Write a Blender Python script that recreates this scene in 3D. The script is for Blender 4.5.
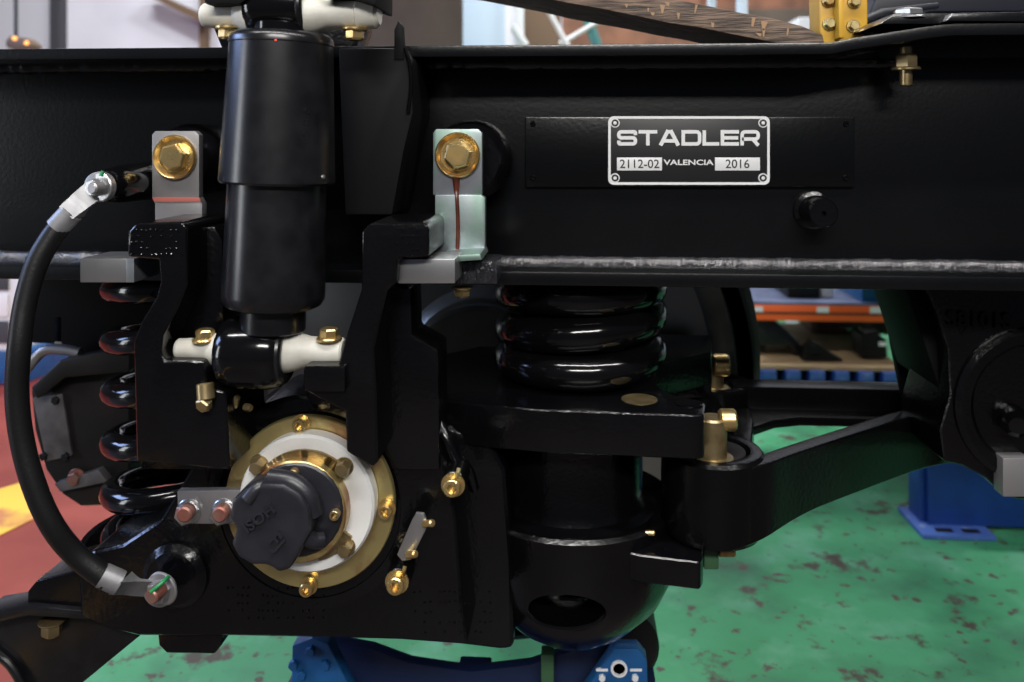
import bpy, bmesh, math, random
from mathutils import Vector, Matrix
random.seed(7)
PI = math.pi
for o in list(bpy.data.objects): bpy.data.objects.remove(o)
SC = bpy.context.scene
COL = SC.collection

# ------------------------------------------------------------------ camera, world, lights, exposure
H = 1.20                     # camera height above the shop floor
FPX = 850.0                  # focal length in pixels of the 1024 px frame
HY = 140.0                   # image row of the horizon (level camera, shifted lens)
YAW = math.atan(60/850)
cd = bpy.data.cameras.new('camera'); cam = bpy.data.objects.new('camera', cd); COL.objects.link(cam)
cam.location = (0, 0, H); cam.rotation_euler = (PI/2, 0, YAW)
cd.sensor_width = 36; cd.lens = FPX/1024*36; cd.shift_y = -(341-HY)/1024
cd.clip_start = 0.05; cd.clip_end = 100
cd.dof.use_dof = True; cd.dof.focus_distance = 1.17; cd.dof.aperture_fstop = 3.6
SC.camera = cam
wd = bpy.data.worlds.new('world'); SC.world = wd; wd.use_nodes = True
wd.node_tree.nodes['Background'].inputs[0].default_value = (0.72, 0.80, 1.0, 1)
wd.node_tree.nodes['Background'].inputs[1].default_value = 0.06
def area(name, loc, target, sx, sy, power, col):
    ld = bpy.data.lights.new(name, 'AREA'); ld.shape = 'RECTANGLE'; ld.size = sx; ld.size_y = sy
    ld.energy = power; ld.color = col
    o = bpy.data.objects.new(name, ld); COL.objects.link(o); o.location = loc
    d = Vector(target)-Vector(loc); o.rotation_euler = d.to_track_quat('-Z', 'Y').to_euler()
    return o
for lx in (-4.2, -0.8, 2.6):
    area('hall_lamp', (lx, 5.3, 5.6), (lx, 5.6, 0), 1.8, 0.5, 225, (0.95, 0.98, 1.0))
area('strip_lamp_overhead', (0.1, -0.40, 4.4), (0.1, 0.6, 0), 6.0, 0.14, 240, (1.0, 0.98, 0.95))
area('strip_lamp_front', (0.3, -2.4, 3.2), (0.0, 1.2, 0.9), 2.6, 0.35, 165, (1.0, 0.97, 0.93))
area('side_window', (-6.0, 1.0, 3.2), (0, 1.4, 0.9), 2.6, 1.4, 190, (0.40, 0.55, 1.0))
area('door_opening', (-5.0, -0.8, 1.35), (-0.3, 1.1, 0.95), 0.7, 2.2, 55, (0.92, 0.96, 1.0))
SC.view_settings.view_transform = 'Standard'; SC.view_settings.look = 'None'
SC.view_settings.exposure = 0.0; SC.view_settings.gamma = 1.0; SC.view_settings.use_curve_mapping = False

# ------------------------------------------------------------------ projection helpers (pixel of the photo + depth -> point)
cs, sn = math.cos(YAW), math.sin(YAW)
def W(px, py, Y):
    a = (px-512)/FPX
    X = Y*(a*cs-sn)/(cs+a*sn); f = -X*sn+Y*cs
    return Vector((X, Y, H-(py-HY)/FPX*f))
def FL(px, py, z=0.0):       # point on a horizontal plane
    f = (H-z)*FPX/(py-HY); r = (px-512)/FPX*f
    return Vector((r*cs-f*sn, r*sn+f*cs, z))
def PX(n, Y): return n*Y/FPX

# ------------------------------------------------------------------ materials
MATS = {}
def mat(name, col, rough=0.5, metal=0.0, noise=None, scale=20, amount=0.5, bump=0.0, bscale=60, rvar=0.0, coat=0.0, emit=0.0, stretch=None, lo=0.4, hi=0.65, spec=0.5):
    m = bpy.data.materials.new(name); m.use_nodes = True; nt = m.node_tree; b = nt.nodes['Principled BSDF']
    b.inputs['Base Color'].default_value = (*col, 1); b.inputs['Roughness'].default_value = rough; b.inputs['Metallic'].default_value = metal
    b.inputs['Coat Weight'].default_value = coat; b.inputs['Specular IOR Level'].default_value = spec
    tc = nt.nodes.new('ShaderNodeTexCoord'); src = tc.outputs['Object']
    if stretch:
        mp = nt.nodes.new('ShaderNodeMapping'); mp.inputs['Scale'].default_value = stretch
        nt.links.new(src, mp.inputs[0]); src = mp.outputs[0]
    if noise:
        n = nt.nodes.new('ShaderNodeTexNoise'); n.inputs['Scale'].default_value = scale; n.inputs['Detail'].default_value = 6
        nt.links.new(src, n.inputs['Vector'])
        r = nt.nodes.new('ShaderNodeMapRange'); r.inputs[1].default_value = lo; r.inputs[2].default_value = hi; r.inputs[4].default_value = amount
        nt.links.new(n.outputs[0], r.inputs[0])
        mx = nt.nodes.new('ShaderNodeMix'); mx.data_type = 'RGBA'
        nt.links.new(r.outputs[0], mx.inputs[0]); mx.inputs[6].default_value = (*col, 1); mx.inputs[7].default_value = (*noise, 1)
        nt.links.new(mx.outputs[2], b.inputs['Base Color'])
        if rvar:
            r2 = nt.nodes.new('ShaderNodeMapRange'); r2.inputs[1].default_value = lo; r2.inputs[2].default_value = hi
            r2.inputs[3].default_value = rough; r2.inputs[4].default_value = rough+rvar
            nt.links.new(n.outputs[0], r2.inputs[0]); nt.links.new(r2.outputs[0], b.inputs['Roughness'])
    if bump:
        n2 = nt.nodes.new('ShaderNodeTexNoise'); n2.inputs['Scale'].default_value = bscale; n2.inputs['Detail'].default_value = 3
        nt.links.new(src, n2.inputs['Vector'])
        bp = nt.nodes.new('ShaderNodeBump'); bp.inputs['Strength'].default_value = bump; bp.inputs['Distance'].default_value = 0.004
        nt.links.new(n2.outputs[0], bp.inputs['Height']); nt.links.new(bp.outputs[0], b.inputs['Normal'])
    if emit:
        b.inputs['Emission Color'].default_value = (*col, 1); b.inputs['Emission Strength'].default_value = emit
    MATS[name] = m; return m
mat('black_paint', (0.0020, 0.0023, 0.0028), 0.24, noise=(0.0030, 0.0033, 0.0040), scale=6, amount=1, bump=0.05, bscale=160, spec=0.4)
mat('black_casting', (0.0016, 0.0016, 0.0021), 0.18, noise=(0.0026, 0.0026, 0.0032), scale=9, amount=1, bump=0.16, bscale=150, spec=0.42)
mat('black_gloss', (0.0025, 0.0025, 0.003), 0.12, bump=0.05, bscale=70, spec=0.4)
mat('black_arm', (0.0026, 0.0026, 0.003), 0.22, bump=0.10, bscale=140, spec=0.2)
mat('black_matte', (0.004, 0.004, 0.0045), 0.6, spec=0.12)
mat('black_satin', (0.0040, 0.0040, 0.0050), 0.27, noise=(0.008, 0.008, 0.0095), scale=30, amount=1)
mat('rubber', (0.0045, 0.0045, 0.005), 0.42, spec=0.3, bump=0.1, bscale=300)
mat('weld', (0.022, 0.023, 0.028), 0.19, spec=1.0, noise=(0.008, 0.008, 0.010), scale=90, amount=1, bump=1.0, bscale=230, stretch=(1, .35, .35))
mat('steel', (0.28, 0.27, 0.275), 0.42, 0.7, noise=(0.25, 0.25, 0.27), scale=14, amount=0.7, rvar=0.1, bump=0.05, bscale=200, stretch=(1, 1, 0.2))
mat('zinc_green_sheen', (0.36, 0.38, 0.42), 0.34, 0.8, noise=(0.17, 0.255, 0.215), scale=13, amount=0.9, lo=0.42, hi=0.56, rvar=0.1)  # green patches: iridescent zinc plus reflected green put into the colour
mat('zinc_amber', (0.50, 0.44, 0.22), 0.34, 0.8, noise=(0.30, 0.17, 0.05), scale=30, amount=1)
mat('bright_zinc', (0.48, 0.48, 0.49), 0.30, 0.9, noise=(0.45, 0.45, 0.45), scale=60, amount=0.6)
mat('lug_metal', (0.26, 0.26, 0.27), 0.46, 0.6, noise=(0.18, 0.18, 0.19), scale=50, amount=0.7)
mat('gold_zinc', (0.68, 0.52, 0.24), 0.25, 0.9, noise=(0.42, 0.25, 0.08), scale=45, amount=0.7, rvar=0.12)
mat('gold_plate', (0.60, 0.50, 0.22), 0.30, 0.85, noise=(0.30, 0.12, 0.05), scale=13, amount=0.95, rvar=0.1, lo=0.46, hi=0.60)
mat('tan_pin', (0.36, 0.28, 0.15), 0.34, 0.85, noise=(0.20, 0.14, 0.06), scale=40, amount=0.8)
mat('rust', (0.085, 0.018, 0.007), 0.35, noise=(0.04, 0.008, 0.004), scale=70, amount=0.9)
mat('red_bolt', (0.22, 0.12, 0.10), 0.4, 0.5, noise=(0.22, 0.07, 0.05), scale=60, amount=0.8)
mat('red_mark', (0.32, 0.09, 0.07), 0.5)
mat('red_dot', (0.8, 0.05, 0.03), 0.5)
mat('white_primer', (0.52, 0.51, 0.46), 0.5, noise=(0.44, 0.42, 0.36), scale=40, amount=0.6, bump=0.15, bscale=60)
mat('white_disc', (0.62, 0.62, 0.61), 0.45, noise=(0.55, 0.55, 0.54), scale=25, amount=0.5)
mat('plate_light', (0.85, 0.86, 0.87), 0.4, 0.1)
mat('plate_black', (0.010, 0.010, 0.012), 0.4)
mat('ink', (0.02, 0.02, 0.02), 0.6)
mat('plastic_black', (0.010, 0.010, 0.014), 0.36, noise=(0.015, 0.015, 0.020), scale=25, amount=1, bump=0.05, bscale=300)
mat('green_mark', (0.01, 0.19, 0.06), 0.5)
mat('wheel_steel', (0.20, 0.20, 0.18), 0.34, 0.45, noise=(0.12, 0.118, 0.105), scale=7, amount=1, bump=0.03, bscale=80)
mat('wheel_worn', (0.30, 0.30, 0.28), 0.32, 0.9)
mat('dark_unit', (0.006, 0.0055, 0.006), 0.45, spec=0.25, noise=(0.011, 0.0095, 0.009), scale=10, amount=1)
mat('grey_unit', (0.075, 0.070, 0.074), 0.55, noise=(0.035, 0.032, 0.033), scale=22, amount=1)
mat('blue_paint', (0.006, 0.036, 0.20), 0.42, noise=(0.005, 0.026, 0.15), scale=10, amount=1)
mat('blue_worn', (0.05, 0.11, 0.36), 0.45, noise=(0.22, 0.27, 0.42), scale=30, amount=0.8, lo=0.55, hi=0.7)
mat('blue_light', (0.010, 0.095, 0.28), 0.4, noise=(0.007, 0.07, 0.21), scale=18, amount=0.8)
mat('blue_deep', (0.004, 0.014, 0.055), 0.45)
mat('orange_paint', (0.85, 0.13, 0.025), 0.4)
mat('shelf_blue', (0.10, 0.125, 0.22), 0.55, noise=(0.06, 0.075, 0.14), scale=8, amount=1)
mat('label_white', (0.75, 0.76, 0.78), 0.5)
mat('old_wood', (0.15, 0.10, 0.068), 0.7, noise=(0.030, 0.019, 0.014), scale=14, amount=1, bump=0.5, bscale=40, stretch=(1.2, 14, 14), lo=0.38, hi=0.6)
mat('pale_wood', (0.50, 0.36, 0.20), 0.7, noise=(0.34, 0.22, 0.12), scale=10, amount=1, stretch=(1, 8, 8))
mat('splinter', (0.26, 0.155, 0.085), 0.8)
mat('brown_board', (0.085, 0.060, 0.042), 0.7, noise=(0.055, 0.038, 0.026), scale=3, amount=1)
mat('orange_brick', (0.27, 0.12, 0.07), 0.8, noise=(0.14, 0.065, 0.04), scale=4, amount=1)
mat('brown_red', (0.075, 0.020, 0.014), 0.6)
mat('pale_blue', (0.55, 0.68, 0.76), 0.5)
mat('wall_white', (0.80, 0.80, 0.86), 0.7, noise=(0.72, 0.72, 0.78), scale=1.5, amount=1)
mat('wall_grey', (0.60, 0.61, 0.66), 0.7)
mat('roof_brown', (0.15, 0.09, 0.05), 0.7)
mat('dark_post', (0.05, 0.052, 0.06), 0.6)
mat('white_metal', (0.80, 0.80, 0.80), 0.4)
mat('teal', (0.07, 0.24, 0.23), 0.5)
mat('yellow_machine', (0.46, 0.26, 0.02), 0.4, noise=(0.36, 0.20, 0.02), scale=14, amount=0.7)
mat('dark_navy', (0.005, 0.006, 0.012), 0.4)
mat('lamp_shade', (0.14, 0.09, 0.055), 0.5)
mat('bulb', (1.0, 0.42, 0.10), 0.3, emit=2.0)
mat('green_steel', (0.035, 0.10, 0.045), 0.5)
mat('yellow_line', (0.72, 0.42, 0.04), 0.6, noise=(0.36, 0.12, 0.05), scale=5, amount=0.9, lo=0.5, hi=0.62)
def floor_mat():
    m = bpy.data.materials.new('painted_floor'); m.use_nodes = True; nt = m.node_tree; N = nt.nodes.new; L = nt.links.new
    b = nt.nodes['Principled BSDF']; b.inputs['Roughness'].default_value = 0.5; b.inputs['Specular IOR Level'].default_value = 0.3
    tc = N('ShaderNodeTexCoord'); P = tc.outputs['Object']
    def noise(s, d=6, rough=0.55):
        n = N('ShaderNodeTexNoise'); n.inputs['Scale'].default_value = s; n.inputs['Detail'].default_value = d; n.inputs['Roughness'].default_value = rough; L(P, n.inputs['Vector']); return n.outputs[0]
    def rng(x, a, c):
        r = N('ShaderNodeMapRange'); r.inputs[1].default_value = a; r.inputs[2].default_value = c; L(x, r.inputs[0]); return r.outputs[0]
    def mix(f, a, c):
        x = N('ShaderNodeMix'); x.data_type = 'RGBA'; L(f, x.inputs[0])
        for i, v in ((6, a), (7, c)):
            if isinstance(v, tuple): x.inputs[i].default_value = (*v, 1)
            else: L(v, x.inputs[i])
        return x.outputs[2]
    g = mix(rng(noise(1.6), 0.35, 0.65), (0.030, 0.225, 0.090), (0.062, 0.285, 0.138))
    g = mix(rng(noise(5.0), 0.52, 0.75), g, (0.12, 0.33, 0.21))
    st = noise(7.5, 8, 0.62); st = rng(st, 0.575, 0.64)
    g = mix(rng(noise(2.3, 4), 0.50, 0.70), g, (0.026, 0.095, 0.056)); g = mix(st, g, (0.055, 0.045, 0.036))  # broad dark green areas are shade put into the floor colour; brown ones are stains
    st2 = rng(noise(22, 5), 0.60, 0.66); g = mix(st2, g, (0.07, 0.055, 0.045))
    r = mix(rng(noise(3.0), 0.4, 0.65), (0.20, 0.028, 0.018), (0.26, 0.044, 0.030))
    A, B = FL(28, 690), FL(170, 560); n = Vector((-(B-A).y, (B-A).x, 0)).normalized()
    dp = N('ShaderNodeVectorMath'); dp.operation = 'DOT_PRODUCT'; L(P, dp.inputs[0]); dp.inputs[1].default_value = n
    sb = N('ShaderNodeMath'); sb.operation = 'GREATER_THAN'; L(dp.outputs['Value'], sb.inputs[0]); sb.inputs[1].default_value = n.dot(A)
    sp = N('ShaderNodeSeparateXYZ'); L(P, sp.inputs[0])
    fy = N('ShaderNodeMath'); fy.operation = 'LESS_THAN'; L(sp.outputs[1], fy.inputs[0]); fy.inputs[1].default_value = 1.45  # unseen floor before the bogie, made dark grey-brown to cut red bounce
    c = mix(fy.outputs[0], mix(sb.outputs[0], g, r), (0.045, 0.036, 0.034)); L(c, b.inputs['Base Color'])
    MATS['floor'] = m
floor_mat()

# ------------------------------------------------------------------ mesh helpers
def frame_of(ax):
    ax = Vector(ax).normalized(); u = ax.cross(Vector((0, 0, 1)))
    if u.length < 1e-4: u = Vector((1, 0, 0))
    u.normalize(); return ax, u, ax.cross(u).normalized()
def bevel(bm, off, seg=2, ang=30):
    if off <= 0: return
    es = [e for e in bm.edges if len(e.link_faces) == 2 and e.calc_face_angle(0) > math.radians(ang)]
    if es: bmesh.ops.bevel(bm, geom=es, offset=off, segments=seg, profile=0.6, affect='EDGES', clamp_overlap=True)
def add_poly(bm, ring0, ring1):                     # two matching rings -> closed solid
    a = [bm.verts.new(p) for p in ring0]; b = [bm.verts.new(p) for p in ring1]; n = len(a)
    fs = [bm.faces.new(a), bm.faces.new(b[::-1])]
    for i in range(n): fs.append(bm.faces.new((a[(i+1) % n], a[i], b[i], b[(i+1) % n])))
    bmesh.ops.recalc_face_normals(bm, faces=fs)
def prism(pts, Y, depth, bv=0.003, seg=2):          # outline in photo pixels on the plane Y, extruded away from the viewer
    bm = bmesh.new(); r0 = [W(x, y, Y) for x, y in pts]
    add_poly(bm, r0, [p+Vector((0, depth, 0)) for p in r0]); bevel(bm, bv, seg); return bm
def zprism(pts, z0, z1, bv=0.003, seg=2):           # plan outline in metres
    bm = bmesh.new(); add_poly(bm, [Vector((x, y, z1)) for x, y in pts], [Vector((x, y, z0)) for x, y in pts]); bevel(bm, bv, seg); return bm
def box(a, b, bv=0.002, seg=2):
    bm = bmesh.new(); (x0, y0, z0), (x1, y1, z1) = a, b
    add_poly(bm, [(x0, y0, z0), (x1, y0, z0), (x1, y0, z1), (x0, y0, z1)], [(x0, y1, z0), (x1, y1, z0), (x1, y1, z1), (x0, y1, z1)]); bevel(bm, bv, seg); return bm
def boxpx(x0, y0, x1, y1, Y, depth, bv=0.002, seg=2): return prism([(x0, y0), (x1, y0), (x1, y1), (x0, y1)], Y, depth, bv, seg)
def lathe(p, ax, prof, seg=32, bm=None, ph=0.0):
    bm = bm or bmesh.new(); p = Vector(p); ax, u, v = frame_of(ax); rings = []; fs = []
    for t, r in prof:
        c = p+ax*t
        if r < 1e-6: rings.append([bm.verts.new(c)])
        else: rings.append([bm.verts.new(c+(u*math.cos(2*PI*i/seg+ph)+v*math.sin(2*PI*i/seg+ph))*r) for i in range(seg)])
    for A, B in zip(rings, rings[1:]):
        for i in range(seg):
            j = (i+1) % seg
            if len(A) == 1 and len(B) == 1: continue
            if len(A) == 1: fs.append(bm.faces.new((A[0], B[i], B[j])))
            elif len(B) == 1: fs.append(bm.faces.new((A[i], A[j], B[0])))
            else: fs.append(bm.faces.new((A[i], A[j], B[j], B[i])))
    for R in (rings[0], rings[-1]):
        if len(R) > 1: fs.append(bm.faces.new(R))
    bmesh.ops.recalc_face_normals(bm, faces=fs); return bm
def cyl(p, q, r, seg=28, ch=0.0015, bm=None, r2=None):
    p, q = Vector(p), Vector(q); L = (q-p).length; r2 = r2 or r; ch = min(ch, L*.3, r*.4)
    return lathe(p, q-p, [(0, r-ch), (ch, r), (L-ch, r2), (L, r2-ch)], seg, bm)
def spline(pts, n=8):
    P = [Vector(p) for p in pts]; P = [2*P[0]-P[1]]+P+[2*P[-1]-P[-2]]; out = []
    for i in range(1, len(P)-2):
        for k in range(n):
            t = k/n; a, b, c, d = P[i-1], P[i], P[i+1], P[i+2]
            out.append(0.5*((2*b)+(c-a)*t+(2*a-5*b+4*c-d)*t*t+(3*b-a-3*c+d)*t**3))
    out.append(P[-2]); return out
def tube(pts, r, seg=14, bm=None):
    bm = bm or bmesh.new(); pts = [Vector(p) for p in pts]; rings = []; u = None; fs = []
    for i, p in enumerate(pts):
        t = (pts[min(i+1, len(pts)-1)]-pts[max(i-1, 0)]).normalized()
        if u is None: _, u, _ = frame_of(t)
        u = (u-t*u.dot(t)).normalized(); v = t.cross(u); rr = r(i/(len(pts)-1)) if callable(r) else r
        rings.append([bm.verts.new(p+(u*math.cos(2*PI*k/seg)+v*math.sin(2*PI*k/seg))*rr) for k in range(seg)])
    for A, B in zip(rings, rings[1:]):
        for i in range(seg): fs.append(bm.faces.new((A[i], A[(i+1) % seg], B[(i+1) % seg], B[i])))
    fs.append(bm.faces.new(rings[0])); fs.append(bm.faces.new(rings[-1]))
    bmesh.ops.recalc_face_normals(bm, faces=fs); return bm
def hexhead(p, ax, r, h, flange=0.0, fr=1.3, bm=None, ph=0.3):   # seat at p, head along ax
    bm = bm or bmesh.new(); p = Vector(p); a = Vector(ax).normalized()
    if flange: lathe(p, a, [(0, r*fr), (flange*.6, r*fr), (flange, r*fr*.93)], 24, bm)
    lathe(p+a*flange, a, [(0, r), (h*.82, r), (h, r*.86)], 6, bm, ph)
    lathe(p+a*(flange+h), a, [(-h*.1, r*.74), (h*.05, r*.72)], 20, bm)
    return bm
def socket(p, ax, r, h, bm=None, washer=True):                    # socket head cap screw with a real hex recess
    bm = bm or bmesh.new(); a = Vector(ax).normalized(); p = Vector(p)
    if washer: lathe(p, a, [(0, r*1.35), (h*.18, r*1.35)], 20, bm)
    lathe(p, a, [(0, r), (h*.9, r), (h, r*.88), (h, r*.55), (h*.45, r*.52), (h*.45, 0)], 18, bm); return bm
def torus(c, ax, R, r, n=40, m=10, bm=None):
    bm = bm or bmesh.new(); a, u, v = frame_of(ax); c = Vector(c); G = []; fs = []
    for i in range(n):
        d = u*math.cos(2*PI*i/n)+v*math.sin(2*PI*i/n)
        G.append([bm.verts.new(c+d*(R+r*math.cos(2*PI*k/m))+a*(r*math.sin(2*PI*k/m))) for k in range(m)])
    for i in range(n):
        for k in range(m): fs.append(bm.faces.new((G[i][k], G[(i+1) % n][k], G[(i+1) % n][(k+1) % m], G[i][(k+1) % m])))
    bmesh.ops.recalc_face_normals(bm, faces=fs); return bm
def base_of(o):
    v = Vector((0, 0, 0))
    while o: v += o.location; o = o.parent
    return v
def obj(name, bm, material, parent=None, angle=32):
    me = bpy.data.meshes.new(name)
    if parent: off = base_of(parent)
    else:
        xs = [v.co.x for v in bm.verts]; ys = [v.co.y for v in bm.verts]; zs = [v.co.z for v in bm.verts]
        off = Vector(((min(xs)+max(xs))/2, (min(ys)+max(ys))/2, min(zs)))
    for v in bm.verts: v.co -= off
    for f in bm.faces: f.smooth = True
    bm.to_mesh(me); bm.free()
    me.set_sharp_from_angle(angle=math.radians(angle))
    me.materials.append(MATS[material] if isinstance(material, str) else material)
    o = bpy.data.objects.new(name, me); COL.objects.link(o)
    if parent: o.parent = parent
    else: o.location = off
    return o
def tag(o, label, cat, group=None):
    o['label'] = label; o['category'] = cat
    if group: o['group'] = group
    return o
def thing(name, label, cat, loc, group=None):
    o = bpy.data.objects.new(name, None); o.empty_display_size = 0.05; COL.objects.link(o); o.location = loc
    return tag(o, label, cat, group)
def struct(o): o['kind'] = 'structure'; return o
def text_bm(s, size, origin, right, up, depth=0.0006, sx=1.0, bold=0.0, align='CENTER'):
    cu = bpy.data.curves.new('t', 'FONT'); cu.body = s; cu.size = size; cu.align_x = align; cu.align_y = 'CENTER'
    cu.extrude = depth/2; cu.offset = bold; cu.resolution_u = 3
    to = bpy.data.objects.new('t', cu); COL.objects.link(to)
    dg = bpy.context.evaluated_depsgraph_get(); me = bpy.data.meshes.new_from_object(to.evaluated_get(dg))
    bm = bmesh.new(); bm.from_mesh(me); bpy.data.objects.remove(to); bpy.data.curves.remove(cu); bpy.data.meshes.remove(me)
    r = Vector(right).normalized(); u = Vector(up).normalized(); n = r.cross(u)
    for v in bm.verts: v.co = Vector(origin)+r*(v.co.x*sx)+u*v.co.y+n*(v.co.z+depth/2)
    return bm
def stroke(bm, pts, t, put, closed=False, rad=0.0):      # 2-D polyline of width t -> solid quads through put(x, y, z)
    P = [Vector(p) for p in pts]
    if rad:
        Q = []; n = len(P)
        for i in range(n):
            if not closed and i in (0, n-1): Q.append(P[i]); continue
            a, b, c = P[i-1], P[i], P[(i+1) % n]; d1 = (a-b).normalized(); d2 = (c-b).normalized(); rr = min(rad, (a-b).length/2.1, (c-b).length/2.1)
            for k in range(5):
                s = k/4; Q.append((b+d1*rr)*(1-s)**2+b*2*s*(1-s)+(b+d2*rr)*s*s)
        P = Q
    n = len(P); Lf, Rt = [], []
    for i in range(n):
        if closed: a, c = P[i-1], P[(i+1) % n]
        else: a, c = P[max(i-1, 0)], P[min(i+1, n-1)]
        d1 = (P[i]-a); d2 = (c-P[i])
        if d1.length < 1e-9: d1 = d2
        if d2.length < 1e-9: d2 = d1
        d1 = d1.normalized(); d2 = d2.normalized(); m = (d1+d2).normalized(); nn = Vector((-m.y, m.x)); k = t/2/max(0.4, m.dot(d1))
        Lf.append(P[i]+nn*k); Rt.append(P[i]-nn*k)
    for i in range(n if closed else n-1):
        j = (i+1) % n; q = [Lf[i], Rt[i], Rt[j], Lf[j]]
        add_poly(bm, [put(p.x, p.y, 1) for p in q], [put(p.x, p.y, 0) for p in q])

# ------------------------------------------------------------------ the hall
def slab(name, a, b, m, parent=None): 
    o = obj(name, box(a, b, 0), m, parent); return o
fl = bmesh.new(); add_poly(fl, [(-9, -4, 0), (9, -4, 0), (9, 10, 0), (-9, 10, 0)], [(-9, -4, -.1), (9, -4, -.1), (9, 10, -.1), (-9, 10, -.1)])
me = bpy.data.meshes.new('floor'); fl.to_mesh(me); me.materials.append(MATS['floor']); flo = bpy.data.objects.new('floor', me); COL.objects.link(flo); struct(flo)
struct(slab('wall_back', (-9, 9.0, 0), (9, 9.15, 5.0), 'wall_white'))
wp = W(25, 20, 8.95)
struct(slab('trim_1', (-9, 8.93, 0), (W(49, 20, 8.93).x, 9.0, 4.6), 'wall_grey'))
struct(slab('trim_2', (W(50, 20, 8.85).x, 8.85, 0), (W(59, 20, 8.85).x, 9.0, 4.6), 'dark_post'))
struct(slab('trim_3', (W(199, 20, 8.85).x, 8.85, 0), (W(204, 20, 8.85).x, 9.0, 4.6), 'roof_brown'))
bm = prism([(140, -8), (152, -8), (206, 16), (206, 26), (196, 20)], 8.7, 0.2, 0); o = struct(obj('trim_4', bm, 'roof_brown'))
# yellow floor marking (worn arrow)
bm = bmesh.new(); q = [FL(-30, 520, .001), FL(-30, 498, .001), FL(38, 478, .001), FL(50, 492, .001), FL(28, 508, .001), FL(40, 516, .001), FL(-5, 538, .001), FL(-30, 542, .001)]
add_poly(bm, [p+Vector((0, 0, .002)) for p in q], q); struct(obj('floor_marking', bm, 'yellow_line'))
bm = bmesh.new(); A, B = FL(28, 690), FL(170, 560); d = (B-A).normalized(); nn = Vector((-d.y, d.x, 0)); A = A-d*2; B = B+d*3
q = [A-nn*.03, B-nn*.03, B+nn*.03, A+nn*.03]
add_poly(bm, [p+Vector((0, 0, .002)) for p in q], q); struct(obj('floor_marking', bm, 'yellow_line'))

# ------------------------------------------------------------------ bogie frame: box girder with flanges
YW = 1.30; YF = 1.19
X0, X1 = -1.25, 1.9
def zat(py, Y, px=560): return W(px, py, Y).z
zt = zat(44.5, YF); zt0 = zat(56, YF); zb1 = zat(272, 1.22); zb0 = zat(286, 1.22)
fr = thing('bogie_frame', 'long black painted box beam of the bogie frame spanning the picture', 'bogie frame', (0, 1.4, zb0))
obj('web', box((X0, YW, zb1-.004), (X1, YW+.014, zt0+.004), .001), 'black_paint', fr)
obj('web', box((X0, 1.56, zb1-.004), (X1, 1.574, zt0+.004), .001), 'black_paint', fr)
# top flange with the cranked-up right end
xa, xb = W(846, 44, YF).x, W(946, 24, YF).x; zr = zat(23.5, YF, 960); th = zt-zt0
bm = bmesh.new(); pr = [(X0, zt), (xa-.02, zt), (xa+.01, zt+.006), (xb-.02, zr-.003), (xb+.01, zr), (X1, zr)]
for (x_, z_), (x2, z2) in zip(pr, pr[1:]):
    add_poly(bm, [(x_, YF, z_-th), (x2, YF, z2-th), (x2, YF, z2), (x_, YF, z_)], [(x_, 1.66, z_-th), (x2, 1.66, z2-th), (x2, 1.66, z2), (x_, 1.66, z_)])
bmesh.ops.remove_doubles(bm, verts=bm.verts, dist=1e-5)
bad = [f for f in bm.faces if all(len(e.link_faces) > 2 for e in f.edges if abs(e.verts[0].co.x-e.verts[1].co.x) < 1e-6) and max(v.co.x for v in f.verts)-min(v.co.x for v in f.verts) < 1e-6 and X0+.01 < f.verts[0].co.x < X1-.01]
bmesh.ops.delete(bm, geom=bad, context='FACES_ONLY'); bevel(bm, .0018, 2)
obj('top_flange', bm, 'black_paint', fr)
obj('top_web_extension', prism([(835, 60), (945, 36), (1060, 34), (1060, 75), (835, 75)], YW+.001, .012, 0), 'black_paint', fr)
obj('bottom_flange', box((X0, 1.22, zb0), (X1, 1.66, zb1), .0032), 'black_paint', fr)
def weld(zc, x0, x1, sgn, w=.011):
    bm = bmesh.new(); n = int((x1-x0)/.006); R = []
    for i in range(n+1):
        x = x0+(x1-x0)*i/n; k = w*(1+random.uniform(-.10, .10)); row = []
        for j in range(5):
            a = j/4*PI/2; bul = k*(1+.05*math.sin(2*a)); row.append(bm.verts.new((x, YW-bul*math.cos(a)*.9, zc+sgn*bul*math.sin(a))))
        R.append(row)
    for A, B in zip(R, R[1:]):
        for j in range(4): bm.faces.new((A[j], B[j], B[j+1], A[j+1]))
    bmesh.ops.recalc_face_normals(bm, faces=bm.faces[:]); 
    return bm
obj('weld_bead', weld(zb1, W(495, 265, YW).x, X1, 1, .012), 'weld', fr)
obj('weld_bead', weld(zb1, X0, W(115, 265, YW).x, 1, .012), 'weld', fr)
obj('weld_bead', weld(zt0, X0, W(900, 60, YW).x, -1, .012), 'black_paint', fr)
XF = 2.0
fb = obj('far_side_beam', box((X0, 3.35, zb0), (XF, 3.70, zt), .004), 'black_paint', fr)
obj('transom', box((.98, 1.57, zb0+.03), (1.45, 3.36, zt-.05), .02, 3), 'black_paint', fr)
# plate welded to the web, carrying the name plate
bp = obj('backing_plate', prism([(525, 117), (855, 117), (855, 187), (525, 187)], YW-.009, .0092, .0022), 'black_paint', fr)
for x, y in ((533, 124), (533, 178), (846, 124), (846, 178)):
    obj('screw', lathe(W(x, y, YW-.009), (0, -1, 0), [(0, PX(3, YW)), (.002, PX(2.6, YW)), (.002, PX(1.2, YW)), (.0005, PX(1, YW)), (.0005, 0)], 14), 'black_gloss', bp)
# plugged boss at the right of the web
bs = obj('web_boss', lathe(W(812, 210, YW), (0, -1, 0), [(0, .028), (.006, .028), (.010, .022), (.022, .021), (.022, .015), (.022, 0)], 32), 'black_casting', fr)
obj('boss_plug', lathe(W(812, 210, YW)+Vector((0, -.022, 0)), (0, -1, 0), [(0, .0235), (.004, .0225), (.034, .0215), (.038, .019), (.038, .0035), (.030, .003), (.030, 0)], 30), 'black_casting', bs)
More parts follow.
